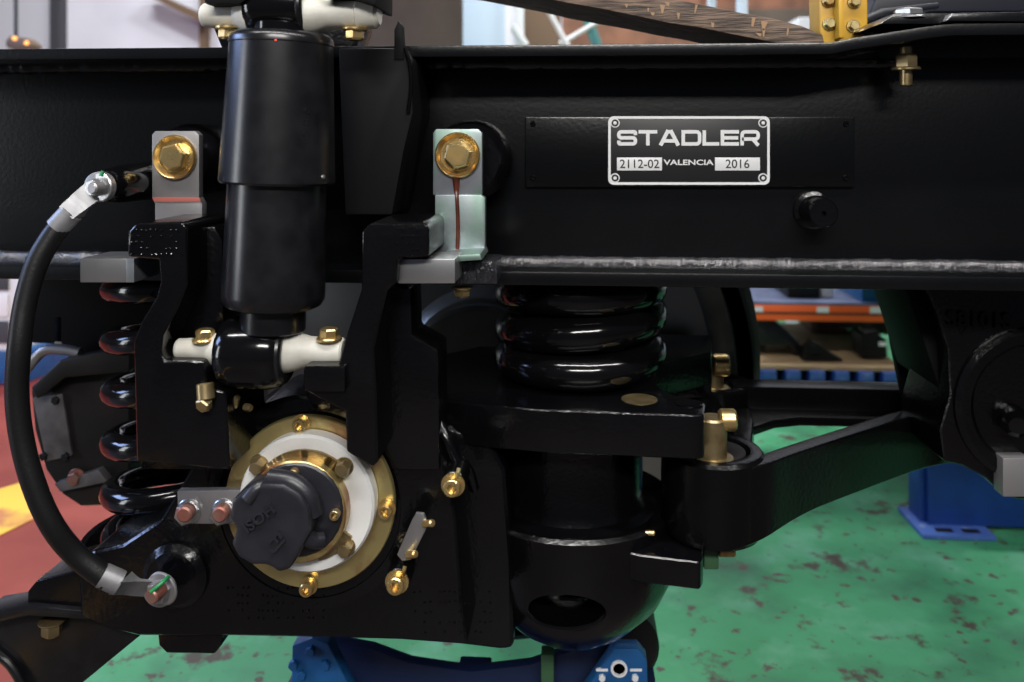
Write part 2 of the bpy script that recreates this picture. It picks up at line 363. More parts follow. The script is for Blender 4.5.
# round bosses behind the two steel brackets
for (x, y, r) in ((186, 160, 36), (470, 160, 39)):
    obj('bracket_boss', lathe(W(x, y, 1.24)+Vector((0, .06, 0)), (0, -1, 0), [(0, PX(r, 1.3)), (.045, PX(r, 1.3)), (.06, PX(r-4, 1.3)), (.075, PX(r-10, 1.3))], 40), 'black_casting', fr)
# bracket holding the damper's top eye: two cheeks and a back plate, standing in front of the web
obj('damper_bracket', prism([(338, 48), (404, 48), (412, 60), (413, 112), (404, 150), (392, 215), (345, 215)], 1.16, .139, .004), 'black_matte', fr)
obj('damper_bracket', prism([(206, -20), (366, -20), (366, 6), (362, 30), (352, 58), (352, 210), (226, 210), (226, 60), (206, 10)], 1.235, .064, .004), 'black_casting', fr)
obj('bracket_arm', prism([(202, -22), (248, -22), (250, -3), (240, 4), (204, 4)], 1.03, .10, .004), 'black_matte', fr)
obj('bracket_arm', prism([(322, -22), (376, -22), (376, 6), (352, -2), (322, -6)], 1.03, .10, .004), 'black_matte', fr)
obj('bracket_tip', prism([(394, 60), (394, 30), (398, 20), (402, 25), (404, 60)], 1.158, .018, .002), 'black_matte', fr)
obj('drip_edge', tube(spline([W(405, 48, 1.155), W(409, 62, 1.155), W(411, 85, 1.155), W(408, 112, 1.155)]), .0028, 8), 'black_gloss', fr)
# plate stack bolted on the raised right end
tp = obj('top_plate', prism([(880, 24), (895, 13), (1060, 14), (1060, 22), (950, 24)], YF+.03, .25, .002), 'black_paint', fr)
obj('top_plate', prism([(946, 21), (953, 13), (1060, 11), (1060, 22)], YF+.004, .3, .002), 'black_paint', fr)
b0 = W(908, 22, YF+.06)
obj('bolt_head', hexhead(W(908, 19, YF+.05), (0, 0, 1), .020, .011, .003), 'bright_zinc', fr)
bt = obj('bolt_shank', cyl(W(906, 46, YF+.05), W(906, 86, YF+.05), .0085, 18), 'tan_pin', fr)
p = W(906, 70, YF+.05)
obj('nut', hexhead(p, (0, 0, 1), .0155, .018, .004, 1.25), 'tan_pin', bt)

# name plate
npl = thing('name_plate', 'black metal builder plate with silver border, lettering and two engraved silver fields', 'name plate', W(689, 184, YW-.008))
YN = YW-.0091
obj('plate', prism([(609, 117), (769, 117), (769, 184), (609, 184)], YN-.0018, .0018, .0005), 'plate_black', npl)
def puter(Y, d): return lambda x, y, z: W(x, y, Y-d*z)
bm = bmesh.new(); stroke(bm, [(609.5, 117.5), (768.5, 117.5), (768.5, 183.5), (609.5, 183.5)], 2.6, puter(YN-.0017, .001), True, 5); obj('border', bm, 'plate_light', npl)
for x, y in ((615, 123), (763, 123), (615, 178), (763, 178)):
    rv = obj('rivet', lathe(W(x, y, YN-.0017), (0, -1, 0), [(0, PX(4.8, YW)), (.0012, PX(4.4, YW)), (.0012, PX(3.0, YW)), (.0002, PX(2.9, YW)), (.0002, 0)], 20), 'plate_light', npl)
    obj('rivet_recess', lathe(W(x, y, YN-.0017), (0, -1, 0), [(0, PX(3.6, YW)), (.0013, PX(3.5, YW)), (.0013, 0)], 18), 'plate_black', rv)
    obj('rivet_head', lathe(W(x, y, YN-.0017), (0, -1, 0), [(0, PX(1.9, YW)), (.0018, PX(1.7, YW)), (.0022, 0)], 14), 'plate_light', rv)
G = {'S': (1.56, [[(1.42, .68), (1.42, .895), (.14, .895), (.14, .5), (1.42, .5), (1.42, .105), (.14, .105), (.14, .32)]]),
     'T': (1.45, [[(0, .895), (1.45, .895)], [(.72, .895), (.72, 0)]]),
     'A': (1.66, [[(.14, 0), (.74, 1)], [(1.52, 0), (.92, 1)], [(.66, .895), (1.0, .895)], [(.40, .30), (1.26, .30)]]),
     'D': (1.52, [[(0, .895), (1.40, .895), (1.40, .105), (0, .105)], [(.14, .9), (.14, .1)]]),
     'L': (1.30, [[(.14, 1), (.14, .105), (1.30, .105)]]),
     'E': (1.42, [[(1.42, .895), (.14, .895), (.14, .105), (1.42, .105)], [(.14, .5), (1.36, .5)]]),
     'R': (1.52, [[(.14, 0), (.14, .895), (1.38, .895), (1.38, .42), (.14, .42)], [(.95, .42), (1.40, 0)]])}
gap = .10; tot = sum(G[c][0] for c in 'STADLER')+gap*6; sxp = 143/tot; x = 617
for c in 'STADLER':
    bm = bmesh.new(); w, S_ = G[c]; pf = puter(YN-.0017, .0012)
    for q_, ln in enumerate(S_):
        pf = puter(YN-.0017, .0012+.00012*q_)
        cl = ln[-1] == 'c'; L_ = ln[:-1] if cl else ln
        pts = [(x+a*sxp, 145.5-b*15.3) for a, b in L_]
        stroke(bm, pts, (.23*15.3) if c != 'A' or q_ > 1 else .25*15.3, pf, cl, 3.4 if c in 'SDR' else 0)
    obj('letter', bm, 'plate_light', npl); x += (w+gap)*sxp
for (x0, x1, s) in ((617, 662, '2112-02'), (715, 760, '2016')):
    f = obj('field', prism([(x0, 157.5), (x1, 157.5), (x1, 170.5), (x0, 170.5)], YN-.0026, .001, .0002), 'plate_light', npl)
    obj('engraving', text_bm(s, PX(12.0, YW), W((x0+x1)/2, 164.3, YN-.0027), (1, 0, 0), (0, 0, 1), .0004, .98, .0001), 'ink', f)
obj('lettering', text_bm('VALENCIA', PX(7.2, YW), W(688.5, 162.6, YN-.0018), (1, 0, 0), (0, 0, 1), .0008, 1.42, .00025), 'plate_light', npl)

# ------------------------------------------------------------------ steel hanger brackets with cupped gold bolts
def cup_bolt(x, y, Y, parent, r=22.5):
    c = W(x, y, Y)
    cp = obj('cup', lathe(c, (0, -1, 0), [(-.002, PX(r, Y)), (.006, PX(r+.5, Y)), (.0085, PX(r-.8, Y)), (.007, PX(r-2.2, Y)), (.002, PX(r-5, Y)), (.0006, 0)], 44), 'gold_zinc', parent)
    obj('bolt_head', hexhead(c+Vector((PX(1, Y), -.0005, 0)), (0, -1, 0), PX(14.5, Y), .013, .003, 1.12, ph=.25), 'gold_zinc', parent)
def bracket(x0, y0, x1, y1, Y, hole, hr=.0):
    # plate with clipped corners, kept in front of the cup
    return prism([(x0, y0+4), (x0+3, y0), (x1-4, y0), (x1, y0+4), (x1, y1), (x0, y1)], Y, .014, .0012)
YB = 1.17
t = thing('hanger_bracket', 'plain grey steel bracket with gold bolt left of the shock absorber', 'bracket', W(176, 222, YB))
obj('upper_plate', bracket(152, 131, 199, 198, YB, None), 'steel', t)
obj('lower_plate', prism([(152, 198), (199, 198), (202, 204), (202, 226), (155, 226), (155, 204)], YB-.004, .016, .001), 'steel', t)
obj('red_paint_line', prism([(152, 197.5), (199, 197.5), (201, 202), (154, 202)], YB-.0055, .003, .0004), 'red_mark', t)
cup_bolt(176, 157, YB, t)
t = thing('hanger_bracket', 'greenish zinc bracket with gold bolt and a rusty drip right of the shock absorber', 'bracket', W(459, 262, YB))
obj('upper_plate', bracket(433, 129, 482, 195, YB, None), 'zinc_green_sheen', t)
obj('lower_plate', prism([(435, 195), (481, 195), (485, 198), (485, 249), (478, 256), (435, 256)], YB-.004, .016, .0012), 'zinc_green_sheen', t)
ft = prism([(440, 256), (480, 254), (482, 260), (440, 263)], YB-.07, .085, .0015)
obj('foot', ft, 'zinc_green_sheen', t)
cup_bolt(458, 155, YB, t)
pts = [W(456, 176, YB-.001), W(456.5, 190, YB-.001), W(457, 200, YB-.0052), W(458, 225, YB-.0052), W(457.5, 246, YB-.0052), W(457, 253, YB-.007)]
obj('rust_drip', tube(spline(pts), lambda s: PX(4.2-2.2*min(1, s*3), YB)*(1 if s < .95 else 1.5), 10), 'rust', t)
# stop blocks
t = thing('stop_block', 'rough ground steel block held under the left horn beside the cable', 'steel block', W(107, 282, 1.06))
obj('block', boxpx(80, 258.5, 126, 282.5, 1.06, .07, .0012), 'bright_zinc', t)
obj('shim', boxpx(126, 258.5, 134, 282.5, 1.0602, .07, .0008), 'zinc_green_sheen', t)
t = thing('stop_block', 'rough ground steel block bolted beside the right horn below the rusty bracket', 'steel block', W(426, 283, 1.06))
obj('block', boxpx(398, 259, 455, 283.5, 1.06, .07, .0012), 'bright_zinc', t)
obj('side_rail', boxpx(455.5, 262, 497, 284, 1.132, .08, .002), 'weld', t)
obj('bolt', hexhead(W(462, 287, 1.15), (0, 0, -1), .011, .010, .003), 'gold_zinc', t)

# ------------------------------------------------------------------ shock absorber
YD = 1.07
dt, db = W(282, 40, YD), W(272, 350, YD); dax = (db-dt).normalized()
def da(py): return dt+(db-dt)*((py-40)/310)
t = thing('shock_absorber', 'black cylindrical shock absorber with white pins standing upright before the beam', 'shock absorber', W(272, 388, YD))
def seg(py0, py1): return (da(py1)-da(py0)).length
L = seg(38, 183); r0, r1 = PX(51.5, YD), PX(58, YD)
cv = obj('dust_cover', lathe(da(38), dax, [(0, r0*.93), (.004, r0), (L-.003, r1), (L, r1-.002), (L, r1-.008), (L-.02, r1-.008)], 64), 'black_satin', t)
obj('cap_ring', lathe(da(37), dax, [(-.006, r0*.6), (-.004, r0*.90), (0, r0*.985), (.004, r0*1.015), (.010, r0*1.018), (.0115, r0*1.0)], 64), 'black_satin', t)
L = seg(178, 306); rb = PX(50, YD)
obj('cylinder', lathe(da(178), dax, [(0, rb*.98), (L-.018, rb*1.03), (L-.010, rb*1.025), (L-.003, rb*.96), (L, rb*.86)], 64), 'black_satin', t)
obj('neck', cyl(da(304), da(330), PX(33, YD), 40), 'black_satin', t)
def on_cover(px, py):
    a = W(px, py, YD); c = da(py); rr = r0+(r1-r0)*(py-38)/145; dx = a.x-c.x
    return Vector((a.x, c.y-math.sqrt(max(0, rr*rr-dx*dx)), a.z)), Vector((dx/rr, -math.sqrt(max(0, 1-(dx/rr)**2)), 0))
p, n = on_cover(293, 46); obj('red_dot', lathe(p-n*.001, n, [(0, .0018), (.0022, .0015), (.0026, 0)], 10), 'red_dot', cv)
p, n = on_cover(329, 176); obj('drain_plug', lathe(p-n*.001, n, [(0, .003), (.003, .0025), (.004, 0)], 10), 'bright_zinc', cv)
p, n = on_cover(318, 120)
for k, ch in enumerate(('45', '5E', '61')):
    p, n = on_cover(318, 112+k*11); rgt = Vector((-n.y, n.x, 0)); rgt = rgt if rgt.x > 0 else -rgt
    obj('stamp', text_bm(ch, PX(8, YD), p+n*.0002, rgt, (0, 0, 1), .0004), 'dark_unit', cv)
# eyes and pins
def eye(c, rx, rr, nm):
    prof = [(-rx, rr*.80), (-rx*.85, rr*.93), (-rx*.5, rr), (rx*.5, rr), (rx*.85, rr*.93), (rx, rr*.80)]
    return lathe(c, (1, 0, 0), prof, 44)
ce = W(279, 8, YD); obj('upper_eye', eye(ce, PX(30, YD), PX(30, YD), 0), 'black_gloss', t)
obj('upper_collar', torus(ce+Vector((PX(27, YD), 0, 0)), (1, 0, 0), PX(24, YD), PX(4.5, YD)), 'black_satin', t)
cl_ = W(255, 352, YD); obj('lower_eye', eye(cl_, PX(33, YD), PX(37, YD), 0), 'black_gloss', t)
obj('lower_collar', torus(cl_+Vector((PX(30, YD), 0, 0)), (1, 0, 0), PX(26, YD), PX(6, YD)), 'black_satin', t)
obj('neck', cyl(da(24), da(44), PX(30, YD), 36), 'black_gloss', t)
def pin(c, x0, x1, sect, flat, nm, z):
    bm = lathe(Vector((0, c.y, c.z)), (1, 0, 0), [(xx, rr) for xx, rr in sect], 32)
    if flat:
        for v in bm.verts:
            if flat[0] < v.co.x < flat[1] and abs(v.co.z-c.z) > flat[2]: v.co.z = c.z+math.copysign(flat[2], v.co.z-c.z)
    return bm
def X(px): return W(px, 200, YD).x
u = PX(1, YD)
c2 = W(279, 15, YD)
obj('pin', pin(c2, 0, 0, [(X(203), 11*u), (X(205), 12.5*u), (X(236), 13*u), (X(242), 18*u), (X(252), 22*u)], None, 0, 0), 'white_primer', t)
obj('pin', pin(c2, 0, 0, [(X(306), 22*u), (X(318), 20*u), (X(328), 15*u), (X(357), 14.5*u), (X(358), 16*u), (X(376), 15*u), (X(380), 11*u)], None, 0, 0), 'white_primer', t)
c3 = W(255, 350, YD)
obj('pin', pin(c3, 0, 0, [(X(177), 9*u), (X(179), 10.5*u), (X(208), 12*u), (X(216), 17*u), (X(226), 20*u)], None, 0, 0), 'white_primer', t)
obj('pin', pin(c3, 0, 0, [(X(283), 22*u), (X(288), 22.5*u), (X(298), 19*u), (X(310), 15*u), (X(342), 14*u), (X(344), 12*u)], None, 0, 0), 'white_primer', t)
for (x, y, s, lab) in ((228, 27, -1, 0), (355, 28, -1, 0), (205, 341, 1, 0), (329, 340, 1, 0)):
    obj('bolt', hexhead(W(x, y, YD-.006), (0, 0, s), PX(9.5, YD), PX(9, YD), PX(3, YD), 1.35, ph=.5), 'gold_zinc', t)

# ------------------------------------------------------------------ swing arm with axle box, horns and spring seat (one casting)
YA = 1.12
t = thing('axle_box', 'large black cast axle box arm with two horns and a round spring tower', 'axle box', W(390, 645, 1.25)); arm = t
body = [(80, 618), (77, 575), (90, 552), (122, 545), (160, 520), (190, 470), (205, 445), (232, 425), (262, 405), (345, 405), (395, 420), (425, 432), (446, 462), (456, 520), (462, 600), (468, 646), (440, 644), (400, 641), (330, 639), (225, 637), (138, 637), (108, 630)]
obj('arm_body', prism(body, YA+.012, .16, .008, 3), 'black_casting', t)
obj('bearing_housing', lathe(W(311, 502, YA+.02), (0, -1, 0), [(-.12, PX(112, YA)), (.0, PX(112, YA)), (.008, PX(108, YA)), (.010, PX(96, YA)), (.004, PX(94, YA)), (.004, 0)], 72), 'black_casting', t)
# horns
hl = obj('horn', prism([(127, 232), (136, 223), (181, 221.5), (187, 227), (187, 286), (178, 308), (163, 336), (161, 354), (165, 361), (204, 361), (207, 388), (226, 392), (230, 470), (136, 462), (133, 342), (141, 322), (156, 297), (160, 282), (158, 260), (127, 257)], 1.04, .13, .006, 3), 'black_casting', t)
obj('horn_cheek', prism([(186, 230), (214, 226), (222, 240), (226, 470), (140, 470), (150, 350)], 1.10, .08, .004), 'black_casting', t)
hr_ = obj('horn', prism([(361, 232), (370, 223), (424, 222), (429, 228), (429, 257), (398, 259), (396, 284), (388, 290), (380, 322), (374, 350), (377, 400), (378, 462), (372, 468), (346, 452), (345, 412), (303, 390), (303, 366), (338, 365), (342, 348), (352, 318), (361, 290)], 1.04, .13, .006, 3), 'black_casting', t)
obj('horn_cheek', prism([(362, 290), (388, 286), (411, 288), (412, 335), (438, 350), (440, 470), (340, 470), (303, 388), (340, 366)], 1.125, .08, .004), 'black_casting', t)
obj('pin_seat', boxpx(304, 366, 345, 392, 1.03, .08, .003), 'black_casting', t)
# foundry dots: raised marks on the casting
def dots(x0, y0, x1, y1, Y, n, r, seedv, par):
    rd = random.Random(seedv); bm = bmesh.new()
    cols = int((x1-x0)/5)
    for i in range(n):
        x = x0+5*rd.randrange(cols)+rd.uniform(-.7, .7); y = y0+(y1-y0)*rd.randrange(5)/4+rd.uniform(-.6, .6)
        lathe(W(x, y, Y+.0006), (0, -1, 0), [(0, r*1.2), (.0022, r*.9), (.0030, 0)], 6, bm)
    o = obj('foundry_mark', bm, 'black_gloss', par); o['kind'] = 'stuff'
dots(132, 230, 184, 254, 1.04, 44, .0013, 1, hl); dots(398, 229, 426, 256, 1.04, 26, .0010, 2, hr_)
dots(228, 588, 330, 618, YA+.012, 60, .0014, 3, t); dots(415, 592, 495, 632, YA+.012, 60, .0017, 4, t)
# spring tower (vertical turned part) and upper spring seat plate
tc = W(575, 500, 1.36); YC = 1.36
def zc(py, Y): return W(575, py, Y).z
tw = []
for py_, rp_ in ((651, 40), (648, 70), (636, 97), (616, 110), (592, 114), (545, 114), (539.5, 110), (537, 92), (528, 81), (516, 77), (440, 77)):
    rr_ = PX(rp_, 1.24); tw.append((zc(py_, 1.37-rr_*.98), rr_))
cxy = (W(572, 500, 1.36).x, 1.37)
prof = [(z, r) for z, r in tw]
hc = W(567, 605, 1.235)
twb = lathe(Vector((cxy[0], cxy[1], 0)), (0, 0, 1), prof, 64)
ctb = lathe(Vector((hc.x, 1.10, hc.z)), (0, 1, 0), [(0, PX(40, 1.22)), (.19, PX(38, 1.22))], 48)
for v in ctb.verts: v.co.z = hc.z+(v.co.z-hc.z)*.56
def plain(bm_):
    m_ = bpy.data.meshes.new('tmp'); bm_.to_mesh(m_); bm_.free(); o_ = bpy.data.objects.new('tmp', m_); COL.objects.link(o_); return o_
oa, oc = plain(twb), plain(ctb); md = oa.modifiers.new('cut', 'BOOLEAN'); md.object = oc; md.operation = 'DIFFERENCE'; md.solver = 'EXACT'
m_ = bpy.data.meshes.new_from_object(oa.evaluated_get(bpy.context.evaluated_depsgraph_get())); bm = bmesh.new(); bm.from_mesh(m_)
for o_ in (oa, oc): bpy.data.objects.remove(o_)
tower = obj('spring_tower', bm, 'black_casting', t)
for (py_, rr_) in ((600, .085), (611, .095), (622, .098)):
    zz = W(567, py_, 1.28).z; obj('inner_disc', lathe(Vector((cxy[0], cxy[1], zz)), (0, 0, 1), [(-.006, rr_-.003), (-.003, rr_), (.0, rr_-.001), (.001, rr_-.004)], 56), 'black_gloss', tower)
obj('opening_lip', tube(spline([W(528, 613, 1.225), W(540, 624, 1.217), W(567, 629, 1.213), (W(594, 624, 1.217)), W(606, 613, 1.225)]), .0028, 8), 'black_gloss', tower)
zs = zat(412, 1.20, 600)
def R2(px, Y): return W(px, 400, Y).x
pl = [(R2(440, 1.24), 1.24), (R2(470, 1.225), 1.225), (R2(540, 1.205), 1.205), (R2(695, 1.195), 1.195), (R2(704, 1.20), 1.20), (R2(706, 1.25), 1.255), (R2(665, 1.30), 1.30), (R2(655, 1.36), 1.36), (R2(655, 1.46), 1.46), (R2(712, 1.56), 1.56), (R2(712, 1.69), 1.69), (R2(660, 1.69), 1.69), (R2(640, 1.57), 1.57), (R2(480, 1.57), 1.57), (R2(440, 1.5), 1.5)]
obj('spring_seat', zprism(pl, zs-PX(44, 1.2), zs, .005, 3), 'black_casting', t)
sp_ = zs+.001
ob = W(640, 403, 1.25)
bh = lathe(Vector((ob.x, 1.262, zs-.0012)), (0, 0, 1), [(0, .0265), (.0022, .0265), (.0026, .025), (.0018, .020), (.0018, 0)], 32)
obj('bolt_hole', bh, 'tan_pin', t)
obj('pin_slot', lathe(Vector((R2(690, 1.24), 1.245, zs-.003)), (0, 0, 1), [(0, .019), (.0045, .020), (.005, .017), (.004, .0)], 28), 'black_gloss', t)
rl = obj('rear_lug', prism([(655, 358), (661, 351), (712, 351), (712, 398), (655, 398)], 1.58, .12, .004), 'black_casting', t)
obj('lug_bolt', cyl(W(648, 356, 1.575), W(668, 356, 1.575), .007, 14), 'tan_pin', rl)
# lower lug at the right of the tower
zl1 = zat(552, 1.23, 650); zl0 = zat(588, 1.21, 680)
pl = [(R2(560, 1.30), 1.30), (R2(600, 1.235), 1.245), (R2(640, 1.215), 1.22), (R2(700, 1.205), 1.205), (R2(704, 1.21), 1.22), (R2(704, 1.33), 1.33), (R2(690, 1.40), 1.40), (R2(600, 1.46), 1.46)]
obj('lower_lug', zprism(pl, zl0, zl1, .005, 3), 'black_casting', t)
obj('grease_nipple', cyl(W(643, 533, 1.25), W(655, 533, 1.25), .004, 12), 'gold_zinc', t)
# neck between axle box and tower; the tube is added for a curved highlight
obj('arm_neck', prism([(380, 415), (445, 425), (490, 440), (505, 470), (512, 560), (514, 650), (500, 651), (450, 645), (400, 641)], 1.228, .14, .012, 3), 'black_casting', t)
obj('neck_highlight', tube(spline([W(440, 424, YA+.03), W(447, 440, YA+.02), W(455, 458, YA+.02), (W(468, 470, YA+.03)), W(474, 488, YA+.05)]), .0075, 12), 'black_casting', t)
obj('left_boss', lathe(W(176, 575, YA+.01), (0, -1, 0), [(-.02, PX(36, YA)), (.004, PX(34, YA)), (.012, PX(27, YA)), (.012, 0)], 40), 'black_casting', t)
obj('foot_block', prism([(157, 630), (222, 630), (222, 645), (214, 655), (166, 654), (158, 646)], YA+.03, .1, .005, 3), 'black_casting', t)
# left tab with its bolt
tab = obj('mounting_tab', prism([(27, 612), (27, 592), (36, 581), (78, 570), (92, 570), (92, 624), (60, 614)], YA+.03, .09, .004, 3), 'black_casting', t)
obj('bolt', hexhead(W(51, 585, YA+.05), (0, 0, 1), .014, .012, .003), 'gold_zinc', tab)
obj('nut', hexhead(W(52, 620, YA+.05), (0, 0, -1), .014, .018, .003), 'tan_pin', tab)
# spring cup for the left spring
ck = W(180, 540, 1.36)
obj('spring_cup', lathe(Vector((ck.x, 1.36, ck.z-.06)), (0, 0, 1), [(0, .10), (.05, .145), (.075, .150), (.075, .140), (.055, .13), (.055, 0)], 56), 'black_casting', t)
# small fasteners on the arm
for (x, y, r) in ((453, 485, 9), (397, 582, 9)):
    p = W(x, y, 1.095); s = obj('cap_screw', socket(p+Vector((0, .002, 0)), (0, -1, 0), PX(r, 1.09), .016), 'gold_zinc', t)
    obj('screw_boss', cyl(p+Vector((0, .001, 0)), p+Vector((0, .06, 0)), PX(r+4, 1.09), 24), 'black_casting', t)
for (x, y) in ((458, 472), (404, 570)): obj('rust_streak', tube([W(x-1, y+5, 1.092), W(x, y, 1.09), W(x+1, y-4, 1.092)], .0028, 8), 'zinc_amber', t)
p = W(206, 400, 1.032); obj('adjuster_bolt', cyl(p, p+Vector((-.003, .004, .020)), .011, 16), 'tan_pin', t)
obj('adjuster_bolt', hexhead(W(206, 402, 1.034), (-.2, -1, -.4), .010, .010), 'tan_pin', t)
obj('nut', hexhead(W(232, 400, 1.075), (.1, -1, 0), .012, .012), 'tan_pin', t)
obj('screw', hexhead(W(245, 407, 1.075), (1, -.4, 0), .005, .010), 'tan_pin', t)

# left guard under the tab
t = thing('guard_plate', 'black curved guard plate hanging below the left end of the axle arm', 'guard', W(60, 700, 1.2))
obj('plate', prism([(0, 614), (28, 606), (92, 612), (140, 636), (74, 690), (24, 690), (12, 664), (-20, 640), (-20, 616)], YA+.06, .012, .003), 'black_satin', t)
obj('rib', prism([(-20, 614), (28, 606), (92, 612), (92, 620), (28, 616), (-20, 626)], YA+.02, .05, .003), 'black_satin', t)
obj('lower_rim', tube(spline([W(-24, 640, YA+.055), W(-2, 655, YA+.055), W(12, 668, YA+.055), W(26, 692, YA+.055)]), .006, 10), 'black_satin', t)

# ------------------------------------------------------------------ bearing cover plate
YG = 1.108
t = thing('bearing_cover', 'round gold zinc-plated cover plate with socket screws on the axle box', 'cover plate', W(310, 592, YG))
gc = W(309, 503, YG); gr = PX(88, YG)
obj('plate', lathe(gc+Vector((0, .012, 0)), (0, -1, 0), [(0, gr), (.010, gr), (.012, gr-.0015), (.012, 0)], 80), 'gold_plate', t)
for (x, y) in ((302, 423), (387, 508), (309, 585)):
    b_ = W(x, y, YG-.001); obj('cap_screw', socket(b_, (0, -1, 0), PX(7, YG), .016), 'gold_zinc', t)
# ------------------------------------------------------------------ sensor on the axle end
t = thing('axle_end_sensor', 'black moulded sensor cap on a white flange ring in the gold axle cover', 'sensor', W(310, 570, 1.08))
wc = W(309, 500, 1.095); wr = PX(70, 1.09)
obj('flange_ring', lathe(wc+Vector((0, .010, 0)), (0, -1, 0), [(0, wr), (.020, wr), (.024, wr-.003), (.0235, PX(52, 1.08)), (.022, PX(50, 1.08)), (.022, 0)], 80), 'white_disc', t)
def sector(c, r0_, r1_, a0, a1, y0_, y1_):
    bm_ = bmesh.new(); n_ = 18; I_, O_ = [], []
    for k in range(n_+1):
        a_ = math.radians(a0+(a1-a0)*k/n_); d_ = Vector((math.cos(a_), 0, math.sin(a_))); I_.append(c+d_*r0_); O_.append(c+d_*r1_)
    for k in range(n_):
        q_ = [I_[k], O_[k], O_[k+1], I_[k+1]]; add_poly(bm_, [v+Vector((0, y0_, 0)) for v in q_], [v+Vector((0, y1_, 0)) for v in q_])
    bmesh.ops.remove_doubles(bm_, verts=bm_.verts, dist=1e-6); return bm_
for a0, a1 in ((38, 142), (-75, -32)): obj('retaining_ring', sector(wc, PX(47, 1.08), PX(57, 1.08), a0, a1, -.0185, -.008), 'tan_pin', t)
obj('inner_disc', lathe(wc+Vector((0, -.006, 0)), (0, -1, 0), [(0, PX(47, 1.08)), (.005, PX(47, 1.08)), (.006, PX(46, 1.08)), (.006, 0)], 64), 'white_disc', t)
cc = wc+Vector((0, -.012, 0))
obj('mount_collar', lathe(W(299, 508, 1.075), (0, -1, 0), [(-.02, PX(52, 1.07)), (.012, PX(52, 1.07)), (.014, PX(50.5, 1.07)), (.014, 0)], 64), 'gold_plate', t)
for (x, y) in ((259, 465), (344, 467), (346, 547)):
    b_ = W(x, y, 1.08); obj('bolt', hexhead(b_+Vector((0, .004, 0)), (0, -1, 0), PX(8, 1.08), .014, .003), 'tan_pin', t)
# moulded cap: round base + box-like nose pointing down-left, rounded shoulders
YK = 1.058
capo = [(295+48*math.cos(2*PI*k/28), 511+48*math.sin(2*PI*k/28)) for k in range(28)]
cap = obj('cap', prism(capo, YK, .03, .006, 3), 'plastic_black', t)
nose = [(244, 489), (262, 483), (284, 484), (300, 494), (308, 508), (311, 532), (300, 552), (290, 570), (278, 574), (268, 566), (252, 566), (238, 558), (230, 545), (236, 530), (228, 518), (232, 500)]
obj('cap_nose', prism(nose, YK-.035, .05, .010, 4), 'plastic_black', cap)
obj('cap_shoulder', tube(spline([W(270, 478, YK-.012), W(292, 482, YK-.016), W(308, 496, YK-.016), W(314, 514, YK-.012)]), .012, 14), 'plastic_black', cap)
obj('cap_shoulder', tube(spline([W(247, 500, YK-.033), W(258, 488, YK-.028), W(268, 484, YK-.02)]), .009, 14), 'plastic_black', cap)
obj('cap_shoulder', tube(spline([W(300, 530, YK-.02), W(312, 540, YK-.014), W(322, 540, YK-.006)]), .010, 14), 'plastic_black', cap)
for (x, y) in ((295, 472), (336, 513)): obj('cap_screw', socket(W(x, y, YK-.001), (0, -1, 0), PX(5.2, YK), .010, washer=False), 'tan_pin', t)
rdir = Vector((math.cos(.66), 0, math.sin(.66))); udir = Vector((-math.sin(.66), 0, math.cos(.66)))
obj('embossing', text_bm('ISOH', PX(15, 1.02), W(260, 518, YK-.0352), rdir, udir, .0038, 1.15, .0004), 'plastic_black', cap)
obj('embossing', text_bm('FJ', PX(21, 1.02), W(277, 541, YK-.0352), -rdir*.2+Vector((.8, 0, -.7)), Vector((.7, 0, .8)), .0038, 1.0, .0004), 'plastic_black', cap)

# link bar left of the sensor
t = thing('link_bar', 'flat grey steel bar with two red-tipped bolts left of the sensor cap', 'bar', W(210, 525, 1.085))
obj('bar', prism([(177, 491), (240, 490), (242, 524), (178, 524)], 1.085, .012, .0015), 'steel', t)
for x in (187, 222):
    b_ = obj('bolt', hexhead(W(x+2, 511, 1.085), (0, -1, 0), PX(11.5, 1.08), .012, .003, 1.12), 'bright_zinc', t)
    obj('bolt_tip', lathe(W(x, 512, 1.066), (0, -1, 0), [(-.004, PX(8.5, 1.06)), (.008, PX(8.2, 1.06)), (.010, PX(6.5, 1.06)), (.010, 0)], 20), 'red_bolt', b_)
# small strap
t = thing('cable_strap', 'small pale zinc strap with two gold screws right of the bearing cover', 'strap', W(405, 560, 1.09))
obj('strap', prism([(397, 555), (402, 561), (411, 560), (428, 525), (424, 514), (416, 513), (412, 520)], 1.092, .006, .0012), 'bright_zinc', t)
for (x, y) in ((424, 524), (407, 555)): obj('screw', cyl(W(x, y, 1.092), W(x+9, y-1, 1.08), .0048, 14), 'gold_zinc', t)

